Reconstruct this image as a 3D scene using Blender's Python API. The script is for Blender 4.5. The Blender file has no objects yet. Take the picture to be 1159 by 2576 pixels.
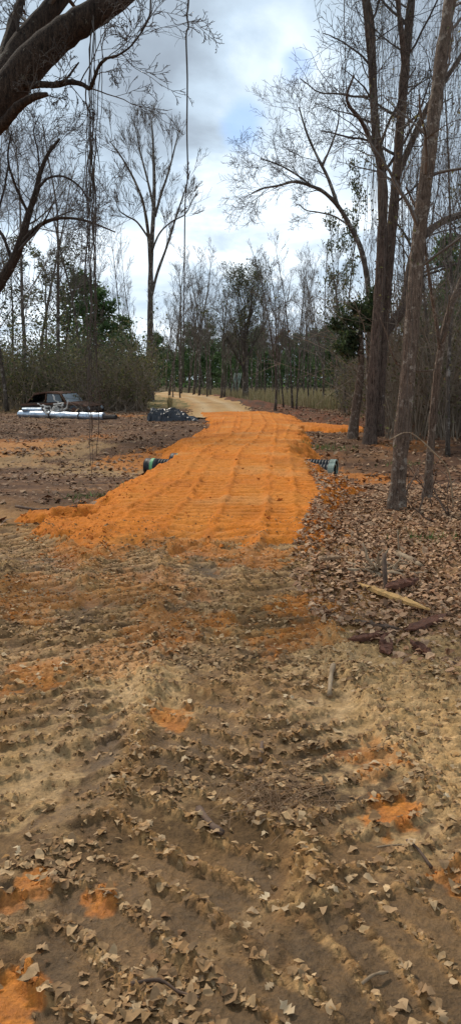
import bpy, bmesh, math, random
import numpy as np
from mathutils import Vector, Matrix

# ------------------------------------------------------------------ camera, sky, sun, exposure
SC = bpy.context.scene
COL = SC.collection
PITCH = math.radians(9.65)
CAMZ = 1.6
cam_d = bpy.data.cameras.new('camera'); cam = bpy.data.objects.new('camera', cam_d); COL.objects.link(cam)
cam.location = (0, 0, CAMZ); cam.rotation_euler = (math.pi/2 - PITCH, 0, 0)
cam_d.sensor_fit = 'VERTICAL'; cam_d.sensor_height = 24; cam_d.lens = 12/math.tan(math.radians(33.6))
cam_d.clip_start = 0.05; cam_d.clip_end = 3000
SC.camera = cam
SC.view_settings.view_transform = 'Standard'; SC.view_settings.look = 'None'
SC.view_settings.gamma = 1; SC.view_settings.use_curve_mapping = False
SC.view_settings.exposure = 0.85
SUN_EL, SUN_AZ = math.radians(46), math.radians(-36)      # azimuth from +Y (view direction) towards +X

W = bpy.data.worlds.new('World'); SC.world = W; W.use_nodes = True
def world_nodes():
    nt = W.node_tree; N = nt.nodes; L = nt.links
    N.clear()
    out = N.new('ShaderNodeOutputWorld'); bg = N.new('ShaderNodeBackground'); L.new(bg.outputs[0], out.inputs[0])
    bg.inputs['Strength'].default_value = 0.1
    sky = N.new('ShaderNodeTexSky'); sky.sky_type = 'NISHITA'; sky.sun_disc = False
    sky.sun_elevation = SUN_EL; sky.sun_rotation = SUN_AZ
    tc = N.new('ShaderNodeTexCoord'); sx = N.new('ShaderNodeSeparateXYZ'); L.new(tc.outputs['Generated'], sx.inputs[0])
    def m(op, a, b=None, c=None):
        n = N.new('ShaderNodeMath'); n.operation = op
        for i, v in enumerate((a, b, c)):
            if v is None: continue
            if isinstance(v, (int, float)): n.inputs[i].default_value = v
            else: L.new(v, n.inputs[i])
        return n.outputs[0]
    z = m('MAXIMUM', sx.outputs['Z'], 0.0); zz = m('ADD', z, 0.22)
    u = m('DIVIDE', sx.outputs['X'], zz); v = m('DIVIDE', sx.outputs['Y'], zz)
    cb = N.new('ShaderNodeCombineXYZ'); L.new(u, cb.inputs[0]); L.new(v, cb.inputs[1])
    def noise(sc, det, off, rough=0.55, dist=0.0):
        mp = N.new('ShaderNodeMapping'); mp.inputs['Location'].default_value = off; L.new(cb.outputs[0], mp.inputs[0])
        n = N.new('ShaderNodeTexNoise'); n.inputs['Scale'].default_value = sc; n.inputs['Detail'].default_value = det
        n.inputs['Roughness'].default_value = rough; n.inputs['Distortion'].default_value = dist
        L.new(mp.outputs[0], n.inputs['Vector']); return n.outputs[0]
    def ramp(f, a, b):
        n = N.new('ShaderNodeMapRange'); n.interpolation_type = 'SMOOTHSTEP'
        L.new(f, n.inputs[0]); n.inputs[1].default_value = a; n.inputs[2].default_value = b; return n.outputs[0]
    n1 = noise(1.1, 6, (3.1, 1.7, 0.3), 0.5, 0.3)      # big light / dark cloud masses
    n2 = noise(2.6, 7, (8.3, 4.2, 2.0), 0.55, 0.2)
    # the bright break in the cloud over the road, soft edged
    def blob(az, el, r):
        d = Vector((math.sin(az)*math.cos(el), math.cos(az)*math.cos(el), math.sin(el)))
        vd = N.new('ShaderNodeVectorMath'); vd.operation = 'DISTANCE'
        L.new(tc.outputs['Generated'], vd.inputs[0]); vd.inputs[1].default_value = d
        return m('SUBTRACT', 1.0, m('DIVIDE', vd.outputs['Value'], r))
    R = math.radians
    wob = m('MULTIPLY', m('SUBTRACT', n2, 0.5), 1.6)
    b1 = ramp(m('ADD', blob(R(4.5), R(16), 0.19), wob), 0.0, 0.55)
    b2 = ramp(m('ADD', blob(R(-9), R(6.5), 0.2), wob), 0.0, 0.7)
    low = ramp(sx.outputs['Z'], 0.24, 0.03)
    lum = m('ADD', m('MULTIPLY', ramp(n1, 0.36, 0.66), 0.55), m('MULTIPLY', low, 0.27))
    lum = m('ADD', lum, m('MULTIPLY', b1, 0.46)); lum = m('ADD', lum, m('MULTIPLY', b2, 0.3))
    lum = m('ADD', lum, m('MULTIPLY', m('SUBTRACT', n2, 0.5), 0.5))
    b3 = ramp(m('ADD', blob(R(-3), R(25), 0.22), wob), 0.0, 0.8); lum = m('SUBTRACT', lum, m('MULTIPLY', b3, 0.16))
    cr = N.new('ShaderNodeValToRGB'); L.new(lum, cr.inputs[0])
    e = cr.color_ramp.elements
    e[0].position = 0.0; e[0].color = (0.25, 0.295, 0.35, 1)
    e[1].position = 1.0; e[1].color = (0.80, 0.87, 0.93, 1)
    x = e.new(0.45); x.color = (0.42, 0.51, 0.60, 1)
    sc = N.new('ShaderNodeMix'); sc.data_type = 'RGBA'; sc.blend_type = 'MULTIPLY'; sc.inputs[0].default_value = 1
    L.new(cr.outputs[0], sc.inputs[6]); sc.inputs[7].default_value = (8.8, 8.9, 9.0, 1)
    gapn = noise(3.4, 5, (1.3, 7.7, 5.0), 0.5)
    gap = m('MULTIPLY', ramp(m('ADD', blob(R(0.8), R(17.0), 0.034), m('MULTIPLY', m('SUBTRACT', gapn, 0.5), 2.2)), 0.0, 0.7), 0.7)
    gap2 = m('MULTIPLY', ramp(m('ADD', blob(R(4.6), R(20.6), 0.028), m('MULTIPLY', m('SUBTRACT', gapn, 0.5), 2.2)), 0.0, 0.7), 0.6)
    gap = m('MAXIMUM', gap, gap2)
    mx = N.new('ShaderNodeMix'); mx.data_type = 'RGBA'; L.new(gap, mx.inputs[0]); L.new(sc.outputs[2], mx.inputs[6])
    sk = N.new('ShaderNodeMix'); sk.data_type = 'RGBA'; sk.blend_type = 'MULTIPLY'; sk.inputs[0].default_value = 1
    L.new(sky.outputs[0], sk.inputs[6]); sk.inputs[7].default_value = (0.66, 0.78, 0.92, 1)
    L.new(sk.outputs[2], mx.inputs[7]); L.new(mx.outputs[2], bg.inputs[0])
world_nodes()
sun_d = bpy.data.lights.new('sun', 'SUN'); sun = bpy.data.objects.new('sun', sun_d); COL.objects.link(sun)
sun_d.energy = 1.5; sun_d.angle = math.radians(10); sun_d.color = (1, 0.90, 0.76)
sd = Vector((math.sin(SUN_AZ)*math.cos(SUN_EL), math.cos(SUN_AZ)*math.cos(SUN_EL), math.sin(SUN_EL)))
sun.rotation_euler = sd.to_track_quat('Z', 'Y').to_euler(); sun.location = (-20, 30, 40)

# ------------------------------------------------------------------ noise
rs = np.random.RandomState(7)
PERM = np.concatenate([rs.permutation(256)]*3)
GR = np.stack([np.cos(np.linspace(0, 2*np.pi, 16, endpoint=False)), np.sin(np.linspace(0, 2*np.pi, 16, endpoint=False))], 1)
def pn(x, y, seed=0):
    x = np.asarray(x, float); y = np.asarray(y, float)
    xi = np.floor(x).astype(int); yi = np.floor(y).astype(int); xf = x - xi; yf = y - yi
    def g(ix, iy, fx, fy):
        h = PERM[(PERM[(ix + seed*17) & 255] + iy + seed*31) & 255] & 15
        return GR[h, 0]*fx + GR[h, 1]*fy
    u = xf*xf*xf*(xf*(xf*6-15)+10); v = yf*yf*yf*(yf*(yf*6-15)+10)
    a = g(xi, yi, xf, yf); b = g(xi+1, yi, xf-1, yf); c = g(xi, yi+1, xf, yf-1); d = g(xi+1, yi+1, xf-1, yf-1)
    return (a + u*(b-a)) + v*((c + u*(d-c)) - (a + u*(b-a)))
def fbm(x, y, o=4, seed=0, gain=0.5):
    s = 0; a = 1.0; f = 1.0
    for i in range(o):
        s = s + a*pn(x*f, y*f, seed+i); a *= gain; f *= 2.03
    return s
def ss(a, b, x):
    t = np.clip((np.asarray(x, float)-a)/(b-a), 0, 1); return t*t*(3-2*t)

# ------------------------------------------------------------------ picture to place: the lie of the land was measured from the photograph
F = 770.5; SXY = 460/1159.0
cp, sp = math.cos(PITCH), math.sin(PITCH)
def ray(xd, yd):
    a = (xd*SXY-230)/F; b = (512-yd*SXY)/F
    return np.array([a, cp+b*sp, -sp+b*cp])            # right, forward, up
def P(xd, yd, dep):
    r = ray(xd, yd); t = dep/r[1]
    return Vector((r[0]*t, dep, CAMZ+r[2]*t))
BERM = None
def seg_dist(x, y, pts):
    """distance, arc length and side along a polyline"""
    best = np.full(np.shape(x), 1e9); S = np.zeros(np.shape(x)); side = np.zeros(np.shape(x)); acc = 0.0
    for (x0, y0), (x1, y1) in zip(pts[:-1], pts[1:]):
        dx, dy = x1-x0, y1-y0; L = math.hypot(dx, dy)
        t = np.clip(((x-x0)*dx+(y-y0)*dy)/(L*L), 0, 1)
        ex, ey = x-(x0+t*dx), y-(y0+t*dy); d = np.hypot(ex, ey); m = d < best
        best = np.where(m, d, best); S = np.where(m, acc+t*L, S); side = np.where(m, np.sign(dx*ey-dy*ex), side); acc += L
    return best, S, side
def HB(x, y):
    x = np.asarray(x, float); y = np.asarray(y, float)
    h = -0.40*np.exp(-((y-16.1+0.28*x*np.exp(-(x/6)**2))/2.9)**2)*(0.55+0.45*np.exp(-(x/5.0)**2))
    h = h + 0.10*pn(x*0.09+3, y*0.09, 3)*ss(6, 20, y)
    if BERM is not None:
        d, s, _ = seg_dist(x, y, BERM)
        h = h + 0.30*np.exp(-(d/1.3)**2)*(0.8+0.6*pn(x*0.7, y*0.35, 5))
    return h
def UP(xd, yd, dz=0.0):
    r = ray(xd, yd)
    if r[2] > -1e-3: raise ValueError('above horizon')
    t = CAMZ/-r[2]
    for i in range(25):
        z = float(HB(r[0]*t, r[1]*t))+dz; t = 0.5*t+0.5*(CAMZ-z)/-r[2]
    return (float(r[0]*t), float(r[1]*t))
BERM = [UP(x, y) for x, y in ((430, 992), (520, 1001), (600, 1014), (700, 1032), (790, 1050), (875, 1064), (960, 1072))]

# ------------------------------------------------------------------ mesh helpers
def npmesh(name, V, Fc, col=None, rough=None, smooth=True):
    """V Nx3, Fc list of MxK index arrays"""
    V = np.ascontiguousarray(V, np.float32)
    if not isinstance(Fc, (list, tuple)): Fc = [Fc]
    Fc = [np.asarray(f, np.int32) for f in Fc if len(f)]
    me = bpy.data.meshes.new(name)
    me.vertices.add(len(V)); me.vertices.foreach_set('co', V.ravel())
    tot = np.concatenate([np.full(len(f), f.shape[1], np.int32) for f in Fc]); idx = np.concatenate([f.ravel() for f in Fc])
    me.loops.add(len(idx)); me.loops.foreach_set('vertex_index', idx)
    me.polygons.add(len(tot)); me.polygons.foreach_set('loop_start', np.concatenate([[0], np.cumsum(tot)[:-1]]).astype(np.int32))
    me.polygons.foreach_set('use_smooth', np.full(len(tot), smooth, bool))
    me.update(calc_edges=True)
    if col is not None:
        a = me.color_attributes.new('Col', 'FLOAT_COLOR', 'POINT')
        c = np.ones((len(V), 4), np.float32); c[:, :3] = col; a.data.foreach_set('color', c.ravel())
    if rough is not None:
        a = me.attributes.new('Wet', 'FLOAT', 'POINT'); a.data.foreach_set('value', np.ascontiguousarray(rough, np.float32))
    return me
def obj(name, me, mat=None, parent=None, label=None, cat=None, group=None, kind=None, loc=None):
    o = bpy.data.objects.new(name, me); COL.objects.link(o)
    if mat is not None and me is not None and not me.materials: me.materials.append(mat)
    if parent is not None: o.parent = parent
    if loc is not None: o.location = loc
    if label: o['label'] = label
    if cat: o['category'] = cat
    if group: o['group'] = group
    if kind: o['kind'] = kind
    return o
class Tubes:
    def __init__(s): s.items = []
    def add(s, pts, rad, sides=3): s.items.append((np.array([tuple(p) for p in pts], float), np.asarray(rad, float), sides))
    def arrays(s):
        groups = {}
        for it in s.items: groups.setdefault((len(it[0]), it[2]), []).append(it)
        VV = []; FF = []; off = 0
        for (n, k), its in groups.items():
            Pm = np.stack([i[0] for i in its]); R = np.stack([i[1] for i in its])
            T = np.gradient(Pm, axis=1) if n > 2 else np.repeat(Pm[:, 1:]-Pm[:, :1], 2, axis=1)
            T /= np.linalg.norm(T, axis=2, keepdims=True)+1e-9
            avg = T.mean(1); ref = np.where(np.abs(avg[:, 2:3]) > 0.75, np.array([[1., 0.1, 0]]), np.array([[0.05, 0.1, 1.]]))
            A = np.cross(T, ref[:, None, :]); A /= np.linalg.norm(A, axis=2, keepdims=True)+1e-9; B = np.cross(T, A)
            an = np.arange(k)*2*np.pi/k
            ring = Pm[:, :, None, :]+R[:, :, None, None]*(A[:, :, None, :]*np.cos(an)[None, None, :, None]+B[:, :, None, :]*np.sin(an)[None, None, :, None])
            M = len(its); VV.append(ring.reshape(-1, 3))
            base = np.arange(M)[:, None, None]*n*k + np.arange(n-1)[None, :, None]*k
            j = np.arange(k)[None, None, :]; j2 = (j+1) % k
            q = np.stack([base+j, base+j2, base+k+j2, base+k+j], -1).reshape(-1, 4)+off
            FF.append(q)
            if k > 3:
                cap = (np.arange(M)[:, None]*n*k + (n-1)*k + np.arange(k)[None, :])+off; FF.append(cap)
                cap0 = (np.arange(M)[:, None]*n*k + np.arange(k)[None, ::-1])+off; FF.append(cap0)
            off += M*n*k
        return np.concatenate(VV), FF
    def mesh(s, name):
        V, Fc = s.arrays(); return npmesh(name, V, Fc)

# ------------------------------------------------------------------ materials
def new_mat(name):
    m = bpy.data.materials.new(name); m.use_nodes = True; nt = m.node_tree
    return m, nt, nt.nodes['Principled BSDF']
def nn(nt, typ, **kw):
    n = nt.nodes.new(typ)
    for k, v in kw.items(): setattr(n, k, v)
    return n
def vmath(nt, vec, scale):
    mp = nn(nt, 'ShaderNodeMapping'); mp.inputs['Scale'].default_value = scale; nt.links.new(vec, mp.inputs[0]); return mp.outputs[0]
def add_bump(nt, bs, src, strength, dist, prev=None):
    b = nn(nt, 'ShaderNodeBump'); b.inputs['Strength'].default_value = strength; b.inputs['Distance'].default_value = dist
    nt.links.new(src, b.inputs['Height'])
    if prev: nt.links.new(prev, b.inputs['Normal'])
    nt.links.new(b.outputs[0], bs.inputs['Normal']); return b.outputs[0]
def noise_node(nt, vec, scale, detail=4, rough=0.6):
    n = nn(nt, 'ShaderNodeTexNoise'); n.inputs['Scale'].default_value = scale; n.inputs['Detail'].default_value = detail; n.inputs['Roughness'].default_value = rough
    if vec is not None: nt.links.new(vec, n.inputs['Vector'])
    return n.outputs[0]
def ramp_node(nt, f, stops):
    r = nn(nt, 'ShaderNodeValToRGB'); nt.links.new(f, r.inputs[0]); e = r.color_ramp.elements
    while len(e) < len(stops): e.new(0.5)
    for k, (p, c) in enumerate(stops): e[k].position = p; e[k].color = (c[0], c[1], c[2], 1)
    return r.outputs[0]
def mix(nt, f, a, b, mode='MIX'):
    n = nn(nt, 'ShaderNodeMix', data_type='RGBA', blend_type=mode)
    for i, v in ((0, f), (6, a), (7, b)):
        if isinstance(v, (int, float)): n.inputs[i].default_value = v
        elif isinstance(v, tuple): n.inputs[i].default_value = (v[0], v[1], v[2], 1)
        else: nt.links.new(v, n.inputs[i])
    return n.outputs[2]
def earth_mat(name, bscale=90, bdist=0.006, rough=0.92, wet=False, var=0.5):
    m, nt, bs = new_mat(name)
    at = nn(nt, 'ShaderNodeAttribute', attribute_name='Col'); tc = nn(nt, 'ShaderNodeTexCoord')
    n1 = noise_node(nt, tc.outputs['Object'], bscale, 5, 0.7); n2 = noise_node(nt, tc.outputs['Object'], bscale*0.23, 4, 0.65)
    v = ramp_node(nt, n1, ((0.28, (1-var,)*3), (0.72, (1+var*0.7,)*3)))
    c = mix(nt, 1.0, at.outputs['Color'], v, 'MULTIPLY')
    v2 = ramp_node(nt, n2, ((0.3, (1-var*0.4,)*3), (0.7, (1+var*0.3,)*3)))
    c = mix(nt, 1.0, c, v2, 'MULTIPLY'); nt.links.new(c, bs.inputs['Base Color'])
    bs.inputs['Specular IOR Level'].default_value = 0.25; bs.inputs['Roughness'].default_value = rough
    if wet:
        w = nn(nt, 'ShaderNodeAttribute', attribute_name='Wet')
        mr = nn(nt, 'ShaderNodeMapRange'); nt.links.new(w.outputs['Fac'], mr.inputs[0]); mr.inputs[3].default_value = rough; mr.inputs[4].default_value = 0.55
        nt.links.new(mr.outputs[0], bs.inputs['Roughness'])
    b = add_bump(nt, bs, n1, 0.9, bdist); add_bump(nt, bs, n2, 0.7, bdist*3, b)
    return m
def leaf_mat(name, attr=True, stops=None, rough=0.8, transl=0.0):
    m, nt, bs = new_mat(name)
    tc = nn(nt, 'ShaderNodeTexCoord')
    if attr:
        at = nn(nt, 'ShaderNodeAttribute', attribute_name='Col'); c = at.outputs['Color']
    else:
        oi = nn(nt, 'ShaderNodeObjectInfo'); c = ramp_node(nt, oi.outputs['Random'], stops)
    n1 = noise_node(nt, tc.outputs['Object'], 45 if attr else 60, 3); v = ramp_node(nt, n1, ((0.3, (0.7,)*3), (0.7, (1.15,)*3)))
    c = mix(nt, 1.0, c, v, 'MULTIPLY'); nt.links.new(c, bs.inputs['Base Color'])
    bs.inputs['Roughness'].default_value = rough; bs.inputs['Specular IOR Level'].default_value = 0.25
    if transl:
        tr = nn(nt, 'ShaderNodeBsdfTranslucent'); nt.links.new(c, tr.inputs[0]); ms = nn(nt, 'ShaderNodeMixShader'); ms.inputs[0].default_value = transl
        nt.links.new(bs.outputs[0], ms.inputs[1]); nt.links.new(tr.outputs[0], ms.inputs[2])
        nt.links.new(ms.outputs[0], nt.nodes['Material Output'].inputs[0])
    return m
def bark_mat(name, dark, mid, pale, scale=1.0, lichen=0.62, bump=0.02):
    m, nt, bs = new_mat(name); tc = nn(nt, 'ShaderNodeTexCoord')
    v = vmath(nt, tc.outputs['Object'], (14*scale, 14*scale, 2.2*scale))
    n1 = noise_node(nt, v, 3.0, 6, 0.65); n2 = noise_node(nt, tc.outputs['Object'], 7*scale, 5, 0.7); n3 = noise_node(nt, tc.outputs['Object'], 1.3, 3)
    c = ramp_node(nt, n1, ((0.32, dark), (0.62, mid)))
    lic = ramp_node(nt, n2, ((lichen, (0, 0, 0)), (lichen+0.06, (1, 1, 1))))
    c = mix(nt, lic, c, pale); tint = ramp_node(nt, n3, ((0.3, (0.75, 0.72, 0.7)), (0.7, (1.2, 1.15, 1.1))))
    c = mix(nt, 1.0, c, tint, 'MULTIPLY'); nt.links.new(c, bs.inputs['Base Color'])
    bs.inputs['Roughness'].default_value = 0.9; bs.inputs['Specular IOR Level'].default_value = 0.2
    vo = nn(nt, 'ShaderNodeTexVoronoi', feature='DISTANCE_TO_EDGE'); vv = vmath(nt, tc.outputs['Object'], (26*scale, 26*scale, 4.5*scale)); nt.links.new(vv, vo.inputs['Vector'])
    fr = ramp_node(nt, vo.outputs['Distance'], ((0.0, (0.25, 0.22, 0.2)), (0.22, (1, 1, 1)))); c2 = mix(nt, 0.6, c, fr, 'MULTIPLY'); nt.links.new(c2, bs.inputs['Base Color'])
    b = add_bump(nt, bs, n1, 1.0, bump); add_bump(nt, bs, fr, 0.8, bump, b)
    return m
def plain_mat(name, stops, scale=8, rough=0.7, metal=0.0, bump=0.0, stretch=(1, 1, 1), spec=0.4):
    m, nt, bs = new_mat(name); tc = nn(nt, 'ShaderNodeTexCoord')
    v = vmath(nt, tc.outputs['Object'], stretch); n1 = noise_node(nt, v, scale, 5, 0.65)
    nt.links.new(ramp_node(nt, n1, stops), bs.inputs['Base Color'])
    bs.inputs['Roughness'].default_value = rough; bs.inputs['Metallic'].default_value = metal; bs.inputs['Specular IOR Level'].default_value = spec
    if bump: add_bump(nt, bs, n1, 1.0, bump)
    return m
M = {}
M['ground'] = earth_mat('ground_earth', 66, 0.007, 0.93, True, 0.45)
M['sand'] = earth_mat('orange_sand', 40, 0.010, 0.96, False, 0.28)
M['tan'] = earth_mat('tan_dirt', 14, 0.02, 0.95, False, 0.25)
M['clod'] = earth_mat('mud_clods', 120, 0.003, 0.93, False, 0.35)
M['litter'] = leaf_mat('dead_leaf')
M['leafobj'] = leaf_mat('dead_leaf_single', False, ((0.0, (0.42, 0.26, 0.13)), (0.3, (0.55, 0.38, 0.21)), (0.6, (0.33, 0.19, 0.09)), (1.0, (0.64, 0.48, 0.29))))
M['green'] = leaf_mat('evergreen_leaf', True, None, 0.55, 0.45)
M['bark_dark'] = bark_mat('bark_dark_brown', (0.016, 0.011, 0.008), (0.11, 0.075, 0.053), (0.26, 0.25, 0.20), 1.0, 0.62)
M['bark_red'] = bark_mat('bark_red_brown', (0.045, 0.031, 0.024), (0.28, 0.205, 0.16), (0.46, 0.42, 0.36), 1.0, 0.64)
M['bark_pale'] = bark_mat('bark_grey_brown', (0.10, 0.07, 0.05), (0.38, 0.285, 0.215), (0.58, 0.50, 0.41), 1.3, 0.55)
M['bark_far'] = bark_mat('bark_grey', (0.06, 0.05, 0.042), (0.22, 0.185, 0.15), (0.46, 0.43, 0.38), 0.6, 0.54)
M['twig'] = plain_mat('twig_bark', ((0.3, (0.09, 0.073, 0.06)), (0.7, (0.20, 0.165, 0.135))), 3, 0.9)
M['twig_dark'] = plain_mat('twig_bark_dark', ((0.3, (0.035, 0.028, 0.023)), (0.7, (0.10, 0.08, 0.065))), 3, 0.9)
M['stem'] = plain_mat('thicket_stem', ((0.3, (0.12, 0.09, 0.06)), (0.7, (0.36, 0.28, 0.20))), 2, 0.9)

# ------------------------------------------------------------------ ground: ruts and tread marks pressed into the mud
def UL(l): return [UP(x, y) for x, y in l]
TRK = [  # centre line, width, lug spacing, depth, chevron
    (UL([(345, 1372), (300, 1500), (245, 1660), (180, 1850), (60, 2150), (-160, 2500)]), 0.50, 0.175, 0.045, 0.5),
    (UL([(520, 1400), (560, 1560), (590, 1730), (560, 1950), (470, 2200), (330, 2480), (250, 2700)]), 0.66, 0.19, 0.05, -0.55),
    (UL([(700, 1395), (690, 1500), (720, 1650), (790, 1800), (900, 2000), (1100, 2300), (1300, 2600)]), 0.46, 0.165, 0.042, 0.4),
    (UL([(20, 1340), (120, 1400), (100, 1560), (10, 1800), (-120, 2100)]), 0.5, 0.17, 0.04, 0.3),
    (UL([(1300, 2330), (1050, 2440), (820, 2530), (640, 2680)]), 0.55, 0.13, 0.022, 0.05),
]
def tracks(x, y):
    h = np.zeros(x.shape); rut = np.zeros(x.shape); lug = np.zeros(x.shape); ta = np.zeros(x.shape)
    wx = x + 0.05*pn(x*2.2, y*2.2, 61); wy = y + 0.06*pn(x*2.2, y*2.2, 62)
    for k, (pts, w, sp_, dp, ch) in enumerate(TRK):
        d, s, side = seg_dist(wx, wy, pts); a = 1-ss(w*0.42, w*0.62, d)
        ph = (s + ch*np.where(side > 0, d, -d))/sp_*2*np.pi
        ph = ph + 1.1*pn(x*3, y*3, 70+k); plate = 1-(1-np.abs(np.sin(ph*.5)))**2.4; l = ss(0.25, 0.95, np.sin(ph)); l = l+(plate-l)*ss(3.2, 4.6, y)
        brk = ss(-0.55, 0.0, pn(x*2.3, y*2.3, 80+k)+0.12)
        f = dp*(.55+.75*ss(3.2, 5.0, y)); h = h*(1-a)+a*(-f*1.0 + f*1.1*l*brk) + dp*0.7*np.exp(-((d-w*0.68)/0.08)**2)*(0.5+1.5*pn(x*5, y*5, 90+k))
        ta = np.maximum(ta, a); rut = rut*(1-a)+a*(1-l*brk); lug = np.maximum(lug*(1-a), np.maximum(a*l*brk, 0.9*np.exp(-((d-w*0.68)/0.1)**2)))
    return h, rut, lug, ta
def GH(x, y, full=False):
    x = np.asarray(x, float); y = np.asarray(y, float)
    base = HB(x, y); near = 1-ss(9, 17, y)
    m = (y < 17) & (np.abs(x) < 9) & (y > 0.3)
    h = np.zeros(x.shape); rut = np.zeros(x.shape); lug = np.zeros(x.shape); ta = np.zeros(x.shape)
    if m.any():
        a, b, c, t_ = tracks(x[m], y[m]); h[m] = a; rut[m] = b; lug[m] = c; ta[m] = t_
    inmud = 1-ss(0.1, 0.7, x-mud_edge(y))
    h = h*near*inmud; rut = rut*near*inmud; lug = lug*near*inmud
    cl = np.abs(fbm(x*3.1, y*3.1, 3, 11)); crumb = fbm(x*14, y*14, 3, 21, 0.6); fine = fbm(x*38, y*38, 2, 25, 0.6)
    ta = ta*near*inmud; amp = (0.25+0.75*(1-rut))*(1-.6*ta*ss(3.2, 4.6, y))
    far = ss(8, 22, y)
    rg = 1-np.abs(fbm(x*7.5, y*9, 2, 27, .6)); rg2 = 1-np.abs(fbm(x*19, y*23, 2, 29, .6))
    h = h + base + 0.016*cl + 0.016*crumb*amp*(0.5+ss(-0.1, 0.5, cl)+0.6*lug) + 0.012*fine*amp*(1+.8*lug) + 0.05*far*fbm(x*0.8, y*1.9, 3, 31)
    h = h - (.016*rg**6 + .010*rg2**5)*amp*(1-.4*far) + .035*far*fbm(x*3.3, y*4.6, 3, 33, .6)
    rp = np.sin((y+.10*x+.16*fbm(x*1.1, y*.7, 3, 44))*np.pi/.145); rp = (1-(1-np.abs(rp))**2.2)*ss(-.25, .15, fbm(x*1.6, y*2.2, 2, 45))
    rp = rp*ss(2.6, 4.2, y)*(1-ss(8.0, 9.0, y))*inmud; h = h+.034*rp*(1-ta); lug = np.maximum(lug, .45*rp); rut = np.maximum(rut, (1-rp)*.7*ss(2.6, 4.2, y)*(1-ss(8.0, 9.0, y))*inmud*(1-ta))
    ridge = ss(0.15, 0.5, fbm(x*0.9+5, y*0.9, 3, 41)); h = h + 0.018*ridge*(1-far)
    GH.ta = ta
    if full: return h, rut, lug, ridge
    return h
def mud_edge(y):      # right-hand limit of the churned mud, leaf litter beyond
    return np.interp(y, [0, 2, 3, 4, 5, 6, 7, 8, 10, 13], [4.0, 3.2, 2.2, 1.45, 0.95, 0.85, 0.9, 1.1, 1.5, 1.6])
def blobs(x, y, L):
    o = np.zeros(x.shape)
    for xd, yd, r, s in L:
        r = r*(.8 if yd > 1450 else 1)
        bx_, by_ = UP(xd, yd); d = np.hypot((x-bx_), (y-by_)*0.8)/r
        q_ = d + 0.75*fbm(x*5/max(r*3, .5), y*5/max(r*3, .5), 4, 51)+.35*fbm(x*22, y*22, 2, 53); o = np.maximum(o, s*(1-ss(0.62, 0.92, q_)))
    return o
ORANGE = [(20, 2500, .15, 1), (265, 2243, .085, .95), (85, 2225, .10, .8), (40, 2260, .07, .7), (985, 2040, .15, 1), (1040, 2030, .08, .9), (765, 1530, .40, .75), (790, 1590, .3, .6),
          (560, 1565, .25, .6), (430, 1800, .16, .75), (100, 1695, .3, .55), (490, 1385, .4, .85), (640, 1410, .4, .6), (60, 1500, .8, .45), (350, 1480, .7, .4),
          (430, 1580, .5, .45), (200, 1400, .5, .45), (930, 1900, .2, .5), (1140, 2210, .1, .5), (250, 1100, .7, .5), (60, 1120, 1.8, .5), (300, 1048, 1.2, .8),
          (430, 1140, .8, .8), (345, 1165, 1.1, .8), (880, 1205, .9, .8), (960, 1215, .8, .7), (1020, 1120, 1.0, .4), (820, 1150, .6, .2), (700, 1620, .3, .5), (300, 1650, .4, .4)]
PALE = [(1050, 1700, .9, .9), (1100, 1880, .8, .9), (1010, 1780, .5, .6), (330, 1720, .45, 1), (400, 1760, .3, .8), (60, 1950, .35, .7), (130, 1850, .35, .5), (860, 1640, .4, .7),
        (450, 2000, .2, .3), (900, 1800, .5, .5), (40, 1140, 2.0, .5), (150, 1128, 1.6, .5), (250, 1188, 1.4, .6), (400, 1185, .8, .4)]
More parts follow.
